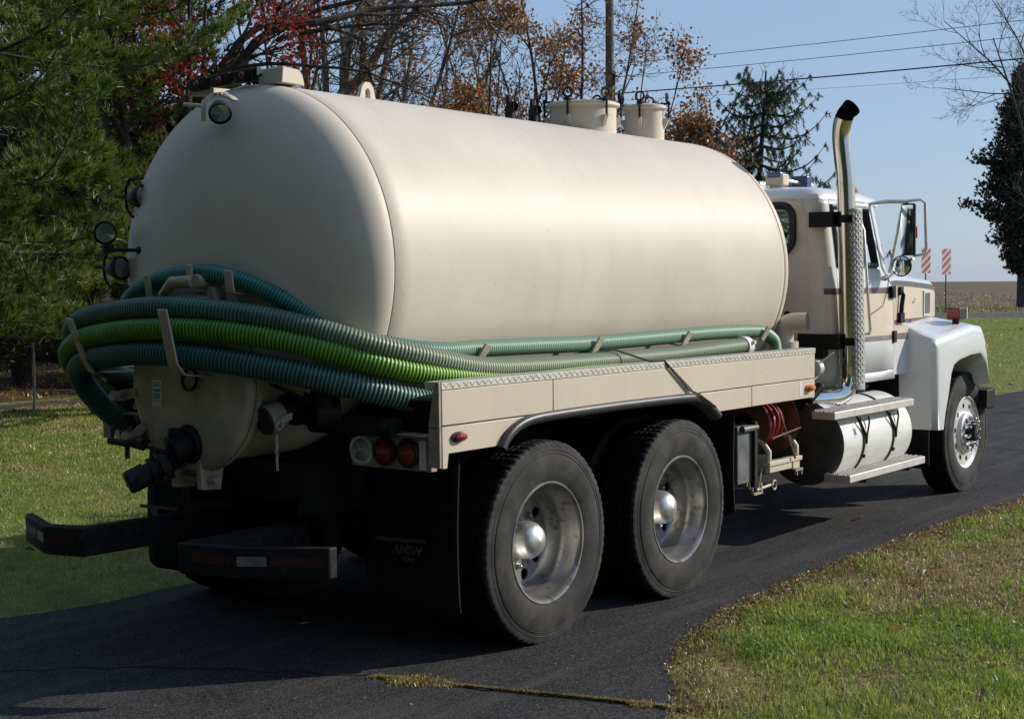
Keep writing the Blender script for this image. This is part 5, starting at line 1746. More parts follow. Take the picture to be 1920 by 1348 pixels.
# front fenders
for s in (1, -1):
    f = MB()
    O = [(5.335, 0.62), (5.315, 0.90), (5.31, 1.15), (5.31, 1.31), (5.36, 1.345), (5.70, 1.385), (6.15, 1.435), (6.36, 1.42), (6.455, 1.30), (6.51, 1.10), (6.545, 0.92)]
    A = [(5.42, 0.62), (5.47, 0.74), (5.545, 0.90), (5.60, 1.06), (5.66, 1.13), (5.78, 1.165), (6.05, 1.195), (6.28, 1.20), (6.36, 1.15), (6.43, 1.05), (6.49, 0.92)]
    yo = -1.20
    n = len(O)
    ridge = [(a[0] * 0.35 + o[0] * 0.65, a[1] * 0.35 + o[1] * 0.65) for a, o in zip(A, O)]
    V = [(q[0], s * yo, q[1]) for q in O] + [(q[0], s * (yo - 0.004), q[1]) for q in ridge] + [(q[0] * .8 + r[0] * .2, s * (yo - 0.022), q[1] * .8 + r[1] * .2) for q, r in zip(A, ridge)] + [(q[0], s * (yo - 0.012), q[1]) for q in A] + [(q[0], s * (yo + 0.33), q[1]) for q in A]
    f.add(V, [(k * n + i, k * n + i + 1, (k + 1) * n + i + 1, (k + 1) * n + i) for k in range(4) for i in range(n - 1)], 0, True)
    Iy = [0.90, 0.90, 0.90, 0.91, 0.91, 0.84, 0.77, 0.75, 0.74, 0.72, 0.70]
    Ix = [5.30, 5.28, 5.27, 5.27, 5.30, 5.6, 6.15, 6.36, 6.46, 6.52, 6.56]
    Iz = [0.62, 0.90, 1.15, 1.44, 1.475, 1.475, 1.50, 1.50, 1.36, 1.10, 0.92]
    V = [(q[0], s * yo, q[1]) for q in O] + [(x, -s * y, z) for x, y, z in zip(Ix, Iy, Iz)]
    f.add(V, [(i, i + 1, n + i + 1, n + i) for i in range(n - 1)], 0, True)
    f.add([(5.335, s * yo, 0.62), (5.42, s * (yo - .012), 0.62), (5.42, s * (yo + .33), 0.62), (5.30, -s * 0.90, 0.62)], [(0, 1, 2, 3)], 0, False)
    f.add([(5.30, -s * 0.90, 0.62), (5.27, -s * 0.90, 1.15), (5.27, -s * 0.91, 1.44), (5.27, -s * 0.5, 1.44), (5.28, -s * 0.5, 0.62)], [(0, 1, 2, 3, 4)], 1, False)
    fd = f.build('front_fender', [white, black], T, sharp=28)
    bmw = bmesh.new(); bmw.from_mesh(fd.data); bmesh.ops.remove_doubles(bmw, verts=bmw.verts, dist=1e-5); bmesh.ops.recalc_face_normals(bmw, faces=bmw.faces); bmw.to_mesh(fd.data); bmw.free(); fd.data.set_sharp_from_angle(angle=R_(28))
    at_ = fd.data.attributes.new('bevel_weight_edge', 'FLOAT', 'EDGE')
    def idx(v):
        for k, q in enumerate(O):
            if abs(v.co.x - q[0]) < 1e-3 and abs(v.co.z - q[1]) < 1e-3 and abs(v.co.y - s * yo) < 1e-3:
                return k
        return -1
    def idi(v):
        for k, q in enumerate(zip(Ix, Iy, Iz)):
            if abs(v.co.x - q[0]) < 1e-3 and abs(v.co.z - q[2]) < 1e-3 and abs(v.co.y + s * q[1]) < 1e-3:
                return k
        return -1
    for e in fd.data.edges:
        va, vb = (fd.data.vertices[k] for k in e.vertices)
        ka, kb = idx(va), idx(vb)
        if ka >= 0 and kb >= 0:
            at_.data[e.index].value = {0: 0.35, 9: 0.25, 8: 0.5}.get(min(ka, kb), 1.0)
        elif max(ka, kb) in (3, 4) and max(idi(va), idi(vb)) == max(ka, kb):
            at_.data[e.index].value = 0.5
    md = fd.modifiers.new('bevel', 'BEVEL'); md.width = 0.06; md.segments = 6; md.limit_method = 'WEIGHT'; md.use_clamp_overlap = False
    fd.data.set_sharp_from_angle(angle=R_(50))
    ts = MB().box((6.02, s * -1.12, 1.49), (6.18, s * -1.01, 1.585)).cyl((6.1, s * -1.06, 1.43), (6.1, s * -1.06, 1.5), 0.03, n=10).build('turn_signal', blackm, T, bevel=0.008)
    MB().box((6.012, s * -1.115, 1.497), (6.019, s * -1.015, 1.578)).build('turn_lens', redlens, ts)
    MB().box((6.181, s * -1.125, 1.487), (6.20, s * -1.005, 1.588)).build('lens_bezel', alu, ts)
    MB().box((6.201, s * -1.11, 1.50), (6.225, s * -1.02, 1.575)).build('turn_lens', amber, ts)
    MB().box((6.42, s * -1.196, 1.23), (6.465, s * -1.209, 1.265)).build('fender_reflector', amber, fd)
    MB().box((5.24, s * -0.92, 1.37), (5.29, s * -0.97, 1.43)).build('fender_latch', chrome, fd, bevel=0.012)
b = MB().prism([(6.70, 0.68), (6.84, 0.69), (6.86, 0.87), (6.72, 0.87)], 'y', -1.02, 1.02)
b.prism([(6.58, 0.70), (6.80, 0.69), (6.82, 0.87), (6.60, 0.86)], 'y', -1.16, -1.02).prism([(6.58, 0.70), (6.80, 0.69), (6.82, 0.87), (6.60, 0.86)], 'y', 1.16, 1.02)
b.build('front_bumper', black, T, bevel=0.01)
# mirrors
for s in (1, -1):
    o_ = np.array([4.86, s * -1.14, 2.21])
    b = MB()
    b.tube([(4.72, s * -0.87, 2.41), (4.79, s * -0.99, 2.425), (4.86, s * -1.14, 2.425)], [0.012, 0.02, 0.016], 8)
    b.tube([(4.86, s * -1.14, 2.43), (4.88, s * -1.23, 2.435), (4.885, s * -1.262, 2.41), (4.895, s * -1.27, 2.06), (4.885, s * -1.26, 2.02), (4.86, s * -1.18, 2.005)], 0.012, 8)
    b.tube([(4.95, s * -0.95, 1.88), (4.88, s * -1.04, 2.18), (4.86, s * -1.08, 2.36)], 0.011, 8)
    b.tube([(4.86, s * -0.95, 1.82), (4.88, s * -1.06, 1.92), (4.86, s * -1.18, 1.99)], 0.011, 8)
    b.tube([(5.05, s * -0.94, 1.87), (4.95, s * -1.04, 1.92), (4.86, s * -1.12, 1.96)], 0.008, 8)
    arm = b.build('mirror_arm', alu, T)
    nv = np.array([-0.93, s * 0.25, 0]) ; nv /= np.linalg.norm(nv); tv = np.array([-nv[1], nv[0], 0])
    MB().obox(o_, nv * 0.02, tv * 0.064, (0, 0, 0.20)).build('mirror_head', blackm, arm, bevel=0.018, seg=3)
    MB().obox(o_ + nv * 0.0215, nv * 0.0015, tv * 0.056, (0, 0, 0.187)).build('mirror_glass', mirror_m, arm)
    MB().obox(o_ + (0.03, s * -0.05, -0.02), (0.012, 0, 0), (0, 0.012, 0), (0, 0, 0.045)).build('mirror_light', amber, arm, bevel=0.008)
    MB().lathe([(0.001, 0.05), (0.05, 0.045), (0.078, 0.02), (0.082, 0.0), (0.075, -0.008)], 28, (4.835, s * -1.095, 1.93), 'x').build('convex_mirror', blackm, arm)
    MB().lathe([(0.001, -0.022), (0.03, -0.019), (0.055, -0.012), (0.075, 0.0)], 28, (4.83, s * -1.095, 1.93), 'x').build('convex_glass', mirror_m, arm)
MB().tube([(4.92, -0.96, 1.86), (4.86, -0.975, 1.74), (4.74, -0.985, 1.62), (4.50, -0.99, 1.56)], 0.003, 5).build('mirror_cable', gasket, T)

# ================================================================== HOSES AND STRAP
def hose(name, pts, r, pitch, mats, label, amp=0.075):
    P = spline(pts, 600)
    Lh = float(np.sum(np.linalg.norm(np.diff(P, axis=0), axis=1)))
    n = int(Lh / pitch)
    S = spline(P[::6], n * 4 + 1)
    rr, mis = [], []
    for i in range(n * 4 + 1):
        k = i % 4
        rr.append(r * (1.0 if k in (0, 1) else 1 - amp))
        mis.append(0 if k in (0, 3) else 1)
        if k == 3: mis[-1] = 1
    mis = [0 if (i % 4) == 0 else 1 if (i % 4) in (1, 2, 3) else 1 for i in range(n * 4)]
    # rib crest = faces of phase 0 plus its two flanks tinted half and half by geometry
    b = MB().tube(S, rr, 16, mis=mis)
    o = b.build(name, mats, None, sharp=0)
    return tag(o, label, 'hose', 'suction hoses wound round the tank')


hose('suction_hose', [(2.48, -1.02, 1.40), (2.442, -1.02, 1.405), (1.966, -1.03, 1.395), (1.466, -1.03, 1.385), (0.627, -1.035, 1.385), (0.098, -1.049, 1.39), (-0.339, -1.052, 1.41), (-0.692, -1.01, 1.476), (-0.938, -0.898, 1.54), (-1.108, -0.725, 1.612), (-1.245, -0.509, 1.67), (-1.355, -0.271, 1.706), (-1.433, 0.023, 1.721), (-1.43, 0.351, 1.70), (-1.36, .72, 1.655), (-1.24, .97, 1.56), (-1.0, 1.12, 1.42), (-.7, 1.15, 1.3), (-.3, 1.12, 1.28), (0.4, 1.05, 1.34)], 0.055, 0.0185, [h_grey, h_grey_d],
     'dusty grey green ribbed hose, uppermost of the three wound round the tank rear')
hose('suction_hose', [(1.2, -1.04, 1.33), (0.5, -1.05, 1.34), (0.098, -1.05, 1.345), (-0.339, -1.051, 1.361), (-0.624, -1.026, 1.389), (-0.809, -0.976, 1.421), (-0.946, -0.901, 1.46), (-1.12, -0.726, 1.531), (-1.256, -0.519, 1.584), (-1.371, -0.277, 1.617), (-1.45, 0.0, 1.623), (-1.455, 0.317, 1.604), (-1.38, .7, 1.555), (-1.26, .98, 1.46), (-1.05, 1.13, 1.32), (-.75, 1.17, 1.18), (-.3, 1.15, 1.2), (0.4, 1.1, 1.33)], 0.056, 0.0185, [h_lime, h_lime_d],
     'bright lime green ribbed hose, middle one wound round the tank rear')
hose('suction_hose', [(0.2, -1.04, 1.21), (-0.339, -1.052, 1.211), (-0.681, -1.013, 1.26), (-0.938, -0.898, 1.328), (-1.108, -0.725, 1.389), (-1.245, -0.509, 1.442), (-1.355, -0.271, 1.481), (-1.433, 0.023, 1.508), (-1.43, 0.351, 1.493), (-1.34, .72, 1.45), (-1.21, .96, 1.36), (-1.02, 1.06, 1.2), (-.82, 1.06, 1.07), (-.4, 1.02, 1.02), (0.2, 1.0, 1.10)], 0.063, 0.0195, [h_deep, h_deep_d],
     'dark grimy teal ribbed hose, lowest of the three wound round the tank rear')
hose('suction_hose', [(2.90, -1.0, 1.30), (2.943, -0.985, 1.388), (2.881, -0.97, 1.455), (2.695, -0.965, 1.492), (2.131, -0.965, 1.500), (1.709, -0.965, 1.496), (1.275, -0.965, 1.490), (0.743, -0.965, 1.486), (0.23, -0.965, 1.492), (-0.254, -0.966, 1.498), (-0.484, -0.967, 1.497), (-0.695, -0.944, 1.513), (-0.839, -0.869, 1.543), (-0.946, -0.763, 1.59), (-1.033, -0.643, 1.659), (-1.11, -0.513, 1.745), (-1.158, -0.414, 1.798), (-1.198, -0.308, 1.842), (-1.235, -0.124, 1.882), (-1.236, 0.103, 1.877), (-1.198, 0.358, 1.842), (-1.12, 0.62, 1.775), (-0.98, 0.83, 1.70), (-0.7, 0.98, 1.58), (-0.3, 1.0, 1.5)], 0.044, 0.0165, [h_teal, h_teal_d],
     'slim teal ribbed hose hooked along the tank side above the deck')
# pale sun-bleached far end with clamp lies on the grey hose
b = MB().lathe([(0.057, -0.05), (0.066, -0.045), (0.066, 0.02), (0.057, 0.03)], 24, (2.44, -1.02, 1.402)).cyl((2.44, -1.075, 1.43), (2.44, -1.10, 1.43), 0.012, n=8)
o = tag(b.build('hose_clamp', dullalu), 'shiny metal clamp on the open end of the grey green hose', 'clamp')
b = MB()
b.tube([(1.02, -1.20, 1.376), (0.85, -1.06, 1.45), (0.62, -0.97, 1.43)], 0.006, 6)
b.tube([(0.62, -0.97, 1.43), (0.50, -0.99, 1.41), (0.42, -1.02, 1.38)], 0.012, 6)
b.tube([(0.62, -0.97, 1.43), (0.64, -1.0, 1.40), (0.60, -1.02, 1.37)], 0.012, 6)
b.tube([(0.62, -0.97, 1.43), (0.75, -0.955, 1.45), (0.86, -0.96, 1.45)], 0.010, 6)
b.tube([(1.02, -1.20, 1.380), (1.10, -1.232, 1.383), (1.115, -1.242, 1.36), (1.35, -1.245, 1.20), (1.42, -1.275, 1.17), (1.60, -1.280, 1.085)], 0.0065, 6)
b.tube([(1.10, -1.225, 1.383), (1.13, -1.243, 1.355), (1.40, -1.247, 1.185)], 0.004, 6)
tag(b.build('tie_strap', strapm), 'thin black rubber strap tied over the deck edge and hooked on the wheel flare', 'strap')

# ================================================================== ROADSIDE THINGS
wood = M('weathered_wood', (0.115, 0.085, 0.065), 0.85, var=0.4, scale=3, stretch=(8, 8, 0.6), bump=0.2, bscale=12)
pole_m = M('pole_wood', (0.15, 0.11, 0.08), 0.85, var=0.35, scale=3, stretch=(8, 8, 0.5), bump=0.2, bscale=12)
wire_m = M('wire_black', (0.012, 0.013, 0.016), 0.5)
PD = 40.0
pole = empty('utility_pole', tuple(ground_at(1146, PD)))
tag(pole, 'round wooden utility pole rising behind the manhole lids', 'utility pole')
b = MB().tube([(0, 0, -0.3), (0, 0, 4), (0.01, 0, 12.5)], [0.17, 0.13, 0.105], 16)
b.build('shaft', pole_m, pole)
b = MB().box((-0.05, -0.16, 7.5), (0.05, 0.16, 7.58)).cyl((0.0, -0.15, 7.2), (0, -0.15, 7.5), 0.03, n=8).build('pole_hardware', blackm, pole)
P0 = ground_at(1146, PD)
for zpx, e1, rad, lab in ((122, 38, 0.006, 'thin black overhead wire, topmost of the four above the truck cab'),
                          (146, 68, 0.006, 'thin black overhead wire, second from the top above the truck cab'),
                          (177, 110, 0.017, 'thick twisted black overhead cable above the exhaust stack'),
                          (190, 140, 0.003, 'faint hairline overhead wire, lowest one below the thick cable')):
    a, c = at(1140, zpx, PD), at(1920, e1, 33.0)
    d = c - a
    L_ = np.linspace(0, 2.6, 60)
    pts = [a + d * t + np.array([0, 0, -0.22 * 4 * (t / 2.6) * (1 - t / 2.6) * 1.0 + 0.22 * 4 * (1 / 2.6) * (1 - 1 / 2.6) * min(t, 1) * 1.0]) for t in L_]
    b = MB().tube(pts, rad * 1.35, 6)
    if rad > 0.01:
        b = MB()
        b.tube(pts, rad, 6)
        hp = spline(pts, 900)
        b.tube([q + np.array([0, 0.5, 0.8]) * 0.009 * math.sin(i * 0.9) + np.array([0, -0.8, 0.5]) * 0.009 * math.cos(i * 0.9) for i, q in enumerate(hp)], 0.012, 5)
    tag(b.build('overhead_wire', wire_m), lab, 'wire', 'overhead wires leading from the utility pole')

# object markers across the road
def marker(px, top, base_d, label):
    g = at(px, 590, base_d); gz = float(terrain(g[0], g[1]))
    o = empty('marker_sign', (g[0], g[1], gz))
    tag(o, label, 'road sign', 'striped marker signs beside the road')
    H = 1.40; W = 0.36
    zt = float(at(px, top, base_d)[2]) - gz
    rot = math.atan2(CR[1], CR[0]) + R_(34)
    MB().box((-0.03, -0.02, -0.2), (0.03, 0.02, zt - 0.1)).build('post', blackm, o)
    def face(zlist, mt, name, z0):
        b = MB()
        for poly in zlist:
            b.prism(poly, 'y', z0, z0 - 0.004)
        return b.build(name, mt, o)
    sw = M('sign_white', (0.62, 0.60, 0.57), 0.5); sr = M('sign_red', (0.45, 0.10, 0.09), 0.5)
    MB().box((-W, -0.03, zt - H), (W, -0.022, zt)).build('panel', sw, o)
    # slanting red stripes clipped to the panel
    st = []
    k = zt - H - 0.55
    while k < zt:
        poly = [(-W, k), (W, k + 0.55), (W, k + 0.55 + 0.20), (-W, k + 0.20)]
        poly2 = []
        zmin, zmax = zt - H, zt
        def clip(P, f, inside):
            out = []
            for i in range(len(P)):
                a, c = P[i], P[(i + 1) % len(P)]
                ia, ic = inside(a), inside(c)
                if ia: out.append(a)
                if ia != ic:
                    t = (f - a[1]) / (c[1] - a[1]); out.append((a[0] + (c[0] - a[0]) * t, f))
            return out
        poly = clip(poly, zmin, lambda p: p[1] >= zmin)
        if len(poly) > 2: poly = clip(poly, zmax, lambda p: p[1] <= zmax)
        if len(poly) > 2: st.append(poly)
        k += 0.40
    for poly in st:
        face([poly], sr, 'stripe', -0.031)
    o.rotation_euler = (0, 0, rot)
    return o


marker(1735, 465, 80, 'red and white striped marker sign, the one nearer the mirror')
marker(1773, 467, 80, 'red and white striped marker sign on a post clear of the hood')
g = ground_at(62, 21)
o = empty('marker_stake', tuple(g)); tag(o, 'thin pale stake standing under the pines at the left', 'stake')
MB().tube([(0, 0, -0.1), (0.02, 0, 0.6), (0.0, 0, 1.3)], 0.02, 8).build('shaft', M('stake_pale', (0.4, 0.4, 0.38), 0.7), o)

# ================================================================== TREES
bark = M('grey_bark', (0.05, 0.041, 0.036), 0.9, var=0.4, scale=6, stretch=(3, 3, 0.7), bump=0.3, bscale=14)
bark_l = M('pale_bark', (0.16, 0.135, 0.11), 0.9, var=0.4, scale=6, stretch=(3, 3, 0.7), bump=0.3, bscale=14)
bark_p = M('pine_bark', (0.045, 0.036, 0.028), 0.9, var=0.4, scale=6, stretch=(3, 3, 0.7), bump=0.3, bscale=14)


def frusta(P0, P1, R0, R1, n):
    P0, P1 = np.asarray(P0, float), np.asarray(P1, float)
    R0, R1 = np.asarray(R0, float), np.asarray(R1, float)
    d = P1 - P0
    d /= np.linalg.norm(d, axis=1)[:, None] + 1e-9
    ref = np.where(np.abs(d[:, 2:3]) < 0.9, np.array([[0, 0, 1.0]]), np.array([[1.0, 0, 0]]))
    a = np.cross(d, ref); a /= np.linalg.norm(a, axis=1)[:, None]
    b = np.cross(d, a)
    t = np.arange(n) * 2 * PI / n
    e = a[:, None] * np.cos(t)[None, :, None] + b[:, None] * np.sin(t)[None, :, None]
    V = np.concatenate([P0[:, None] + e * R0[:, None, None], (P1 + d * R1[:, None] * 0.3)[:, None] + e * R1[:, None, None]], 1)
    k = np.arange(len(P0))[:, None, None] * 2 * n
    i = np.arange(n); i2 = (i + 1) % n
    F = np.stack([i, i2, n + i2, n + i], 1)[None] + k
    return V.reshape(-1, 3), F.reshape(-1, 4)


class Wood:
    def __init__(s, seed):
        s.r = random.Random(seed)
        s.seg = {8: [], 5: [], 3: []}
        s.tips = []

    def limb(s, pts, r0, r1):
        """explicit limb; returns a list of (point, direction, radius)"""
        L = float(np.sum(np.linalg.norm(np.diff(np.array(pts), axis=0), axis=1)))
        S = spline(pts, max(6, int(L / 0.3)))
        R = np.linspace(r0, r1, len(S))
        key = 8 if r0 > 0.05 else 5 if r0 > 0.015 else 3
        for i in range(len(S) - 1):
            s.seg[key].append((S[i], S[i + 1], R[i], R[i + 1]))
        T_ = np.gradient(S, axis=0); T_ /= np.linalg.norm(T_, axis=1)[:, None]
        return [(S[i], T_[i], R[i]) for i in range(len(S))]

    def grow(s, p, d, L, r, lev, up=0.15, wig=0.25, kids=(5, 5, 4), ratio=0.55, ang=(0.5, 1.0), start=0.25):
        R = s.r
        n = max(3, int(L / 0.35)) if lev < 3 else 3
        pts = [np.array(p, float)]
        d = np.array(d, float)
        st = []
        for i in range(n):
            d = d + np.array([R.gauss(0, wig), R.gauss(0, wig), R.gauss(0, wig) + up]) * (0.5 if lev else 0.3)
            d /= np.linalg.norm(d)
            pts.append(pts[-1] + d * L / n)
            st.append(d.copy())
        r = max(r, 0.0062)
        key = 8 if r > 0.05 else 5 if r > 0.015 else 3
        tip = 0.25 if lev < len(kids) else 0.5
        for i in range(n):
            ra, rb = r * (1 - (1 - tip) * i / n), r * (1 - (1 - tip) * (i + 1) / n)
            s.seg[key].append((pts[i], pts[i + 1], ra, rb))
        if lev >= len(kids):
            s.tips.append((pts[-1], d.copy()))
            s.tips.append(((pts[-1] + pts[-2]) / 2, d.copy()))
            return
        s.sprout([(pts[i + 1], st[i], r * (1 - 0.7 * (i + 1) / n)) for i in range(n)], L, r, lev, up, wig, kids, ratio, ang, start)
        s.tips.append((pts[-1], d.copy()))

    def sprout(s, nodes, L, r, lev, up, wig, kids, ratio, ang, start):
        R = s.r
        n = len(nodes)
        for k in range(kids[lev]):
            t = start + (1 - start) * (k + R.random()) / kids[lev]
            i = min(n - 1, int(t * n))
            q, dd, rr = nodes[i]
            a = R.uniform(*ang)
            ax = np.cross(dd, np.array([R.gauss(0, 1), R.gauss(0, 1), R.gauss(0, 1)])); ax /= np.linalg.norm(ax) + 1e-9
            nd = dd * math.cos(a) + ax * math.sin(a)
            s.grow(q, nd, L * ratio * R.uniform(0.7, 1.25) * (1.15 - 0.5 * t), min(rr * 0.75, r * 0.55), lev + 1, up, wig, kids, ratio, ang, 0.2)

    def build(s, name, parent, mt):
        VV, FF, o = [], [], 0
        for n, L in s.seg.items():
            if not L: continue
            V, F = frusta([q[0] for q in L], [q[1] for q in L], [q[2] for q in L], [q[3] for q in L], n)
            VV.append(V); FF.append(F + o); o += len(V)
        ob = fast_mesh(name, np.concatenate(VV), np.concatenate(FF), mt, parent, smooth=True)
        return ob


def leaves(name, C, size, mats, mi, parent, droop=0.3):
    n = len(C)
    C = np.asarray(C, float)
    a = rng.normal(0, 1, (n, 3)); a[:, 2] -= droop * 2; a /= np.linalg.norm(a, axis=1)[:, None]
    b = np.cross(a, rng.normal(0, 1, (n, 3))); b /= np.linalg.norm(b, axis=1)[:, None]
    c = np.cross(a, b)
    s = size[:, None]
    V = np.stack([C, C + a * s * 0.5 + b * s * 0.42 + c * s * 0.12, C + a * s, C + a * s * 0.5 - b * s * 0.42 + c * s * 0.12], 1).reshape(-1, 3)
    k = np.arange(n)[:, None] * 4
    F = np.concatenate([k + [0, 1, 2], k + [0, 2, 3]], 1).reshape(-1, 3)
    o = fast_mesh(name, V, F, mats, parent, mi=np.repeat(mi, 2))
    o['kind'] = 'stuff'
    return o


def broadleaf(px, depth, label, seed, h, lean=(0, 0), spread=1.0, leafn=3, leafp=0.5, mats=None, size=(0.07, 0.13), r=0.14, kids=(8, 6, 5), limbs=(), bk=None, fork=0.30, lmix=(0.7, 0.3), up=0.15, clump=0.12, reach=99):
    g = ground_at(px, depth)
    o = empty('bare_tree' if leafp < 0.08 else 'oak_tree', tuple(g))
    tag(o, label, 'tree', 'autumn trees behind the truck' if px < 1500 else None)
    W = Wood(seed)
    top = np.array([lean[0], lean[1], h])
    # short bole, then several leaders leaning apart into a broad crown
    zf = h * fork
    W.limb([(0, 0, -0.2), (0.04, 0.02, zf * 0.5), (0, 0, zf)], r, r * 0.75)
    nl = 4
    a0 = W.r.uniform(0, 2 * PI)
    for k in range(nl):
        a = a0 + 2 * PI * k / nl + W.r.uniform(-0.5, 0.5)
        w = h * spread * W.r.uniform(0.16, 0.34) * (0.35 if k == 0 else 1)
        e = np.array([math.cos(a), math.sin(a), 0.0])
        f_ = h * W.r.uniform(0.82, 1.0)
        b0 = np.array([0, 0, zf * W.r.uniform(0.75, 1.0)])
        nodes = W.limb([b0, b0 * 0.6 + np.array([0, 0, zf * 0.4 + (f_ - zf) * 0.28]) + e * w * 0.42 + top * (0.1, 0.1, 0), np.array([0, 0, zf + (f_ - zf) * 0.62]) + e * w * 0.72 + (0.1, -0.06, 0) + top * (0.5, 0.5, 0), np.array([0, 0, f_]) + e * w + top * (1, 1, 0)], r * (0.62 if k == 0 else 0.5), r * 0.10)
        W.sprout(nodes, h * 0.30 * spread, r * 0.5, 0, up, 0.25, (max(4, kids[0] // 2 + 1),) + tuple(kids[1:]), 0.56, (0.5, 1.15), 0.12)
    for pts, r0, r1, ks in limbs:
        P = [np.array(q) - g for q in pts]
        nn = W.limb(P, r0, r1)
        L = float(np.sum(np.linalg.norm(np.diff(np.array(P), axis=0), axis=1)))
        W.sprout(nn, L * 0.5, r0 * 0.7, 0, 0.12, 0.25, ks, 0.55, (0.4, 1.0), 0.15)
    W.build('trunk', o, bk or bark)
    if leafp > 0:
        C = []
        # leaves cling in clumps: whole regions are bare, others full
        T_ = np.array([t[0] for t in W.tips])
        keepn = vnoise(T_[:, 0] * 1.0 + T_[:, 1], T_[:, 2], 0.8, seed) * 0.7 + 0.3 * rng.random(len(T_))
        for q, kn in zip(T_, keepn):
            if float(q @ CR) > reach: continue
            if kn < np.clip(leafp, 0, 1) * 0.9 + 0.05:
                for _ in range(leafn):
                    C.append(q + rng.normal(0, clump, 3))
        if C:
            leaves('crown', C, rng.uniform(*size, len(C)), mats or [leaf_o, leaf_b], rng.choice(len(lmix), len(C), p=lmix), o)
    return o


# big spreading tree whose limbs arch across the top left
g_ = lambda px, py, d: at(px, py, d)
broadleaf(300, 21.5, 'large red leaved tree whose dark limbs arch out from behind the pine', 3, 7.0, leafn=6, leafp=0.40, reach=2.3, mats=[leaf_r, leaf_b], size=(0.05, 0.09), r=0.20, kids=(4, 5, 5), lmix=(0.85, 0.15), spread=0.8,
          limbs=[([g_(330, 250, 21.5), g_(390, 165, 21), g_(440, 130, 21), g_(500, 62, 21), g_(600, 42, 21), g_(720, 15, 21.5), g_(850, 8, 22), g_(960, -10, 22)], 0.085, 0.02, (10, 6, 5)),
                 ([g_(330, 240, 21.8), g_(420, 120, 21.8), g_(470, 60, 22), g_(560, 30, 22), g_(640, 8, 22), g_(760, -20, 22)], 0.08, 0.02, (10, 7, 5)),
                 ([g_(420, 135, 21.0), g_(500, 120, 20.8), g_(600, 126, 20.6), g_(680, 134, 20.6), g_(760, 165, 20.8), g_(820, 190, 21)], 0.035, 0.010, (12, 6, 5)),
                 ([g_(520, 75, 21.0), g_(560, 64, 21.2), g_(640, 52, 21.4), g_(740, 45, 21.5), g_(800, 60, 21.6)], 0.04, 0.012, (9, 6, 5)),
                 ([g_(330, 250, 21.5), g_(250, 140, 22), g_(200, 40, 22.4), g_(190, -60, 22.5)], 0.09, 0.03, (7, 6, 4))])
TW = dict(size=(0.06, 0.11), lmix=(0.55, 0.45))
broadleaf(646, 31, 'pale barked bare tree with a forked trunk behind the tank top', 7, 11, leafp=0.16, leafn=2, r=0.20, bk=bark_l, kids=(12, 8, 6), spread=0.75,
          limbs=[([g_(650, 190, 31), g_(648, 110, 31), g_(665, 55, 31), g_(690, 0, 31), g_(700, -60, 31)], 0.15, 0.06, (9, 8, 6)),
                 ([g_(655, 170, 31), g_(700, 115, 30.6), g_(730, 60, 30.4), g_(790, 20, 30), g_(840, -30, 30)], 0.12, 0.04, (12, 8, 6))], **TW)
broadleaf(530, 38, 'distant grey twiggy tree behind the light bar', 8, 10.5, leafp=0.15, leafn=2, r=0.14, kids=(9, 7, 6), spread=0.85, **TW)
broadleaf(715, 34, 'slender dark bare tree with orange tinged twigs behind the lifting lug', 12, 11.5, leafp=0.18, leafn=2, r=0.13, kids=(10, 7, 6), spread=0.8, **TW)
broadleaf(800, 38, 'thin grey nearly bare tree left of the vent pipes', 13, 11, leafp=0.26, leafn=3, r=0.13, kids=(11, 7, 6), spread=0.9, bk=bark_l, **TW)
broadleaf(860, 28, 'low orange leaved oak with a crooked limb above the vent pipes', 21, 6.6, leafp=0.55, leafn=5, r=0.11, kids=(11, 8, 6), spread=0.95, lmix=(0.62, 0.38), size=(0.05, 0.095),
          limbs=[([g_(830, 210, 28), g_(880, 185, 28), g_(903, 150, 28), g_(920, 128, 28), g_(950, 118, 28)], 0.05, 0.012, (9, 6, 5))])
broadleaf(965, 41, 'half bare orange oak behind the gap between the vent pipes and the big manhole', 23, 10.0, leafp=0.36, leafn=4, r=0.13, kids=(14, 9, 7), spread=0.95, lmix=(0.5, 0.5), size=(0.07, 0.12))
broadleaf(1068, 36, 'upright oak with sparse orange leaves directly behind the big manhole lid', 26, 9.8, leafp=0.40, leafn=4, r=0.13, kids=(15, 8, 6), spread=0.85, lmix=(0.6, 0.4), up=0.3, size=(0.06, 0.11))
broadleaf(1175, 33, 'small leaning oak with orange leaves right of the utility pole', 31, 7.4, lean=(0.6, -0.7), leafp=0.5, leafn=4, r=0.08, kids=(11, 8, 5), spread=0.95, lmix=(0.7, 0.3), size=(0.05, 0.10))
broadleaf(1290, 40, 'dense russet oak between the tank and the spruce', 37, 6.0, leafp=1.1, leafn=9, r=0.11, kids=(12, 7, 6), spread=0.8, lmix=(0.55, 0.45), size=(0.07, 0.12), clump=0.22)
broadleaf(2010, 52, 'leafless tree whose fine twigs reach in at the upper right', 41, 11.5, leafp=0.0, r=0.2, kids=(12, 9, 7), spread=1.05, fork=0.3,
          limbs=[([g_(1990, 330, 52), g_(1930, 210, 52), g_(1870, 130, 52), g_(1810, 75, 51), g_(1770, 40, 51)], 0.06, 0.012, (10, 7, 5)),
                 ([g_(1990, 300, 52), g_(1930, 190, 51.5), g_(1850, 175, 51), g_(1760, 165, 50.5)], 0.045, 0.010, (9, 6, 5)),
                 ([g_(1990, 250, 52), g_(1930, 120, 52), g_(1900, 60, 52), g_(1860, 0, 52)], 0.06, 0.012, (10, 7, 5))])

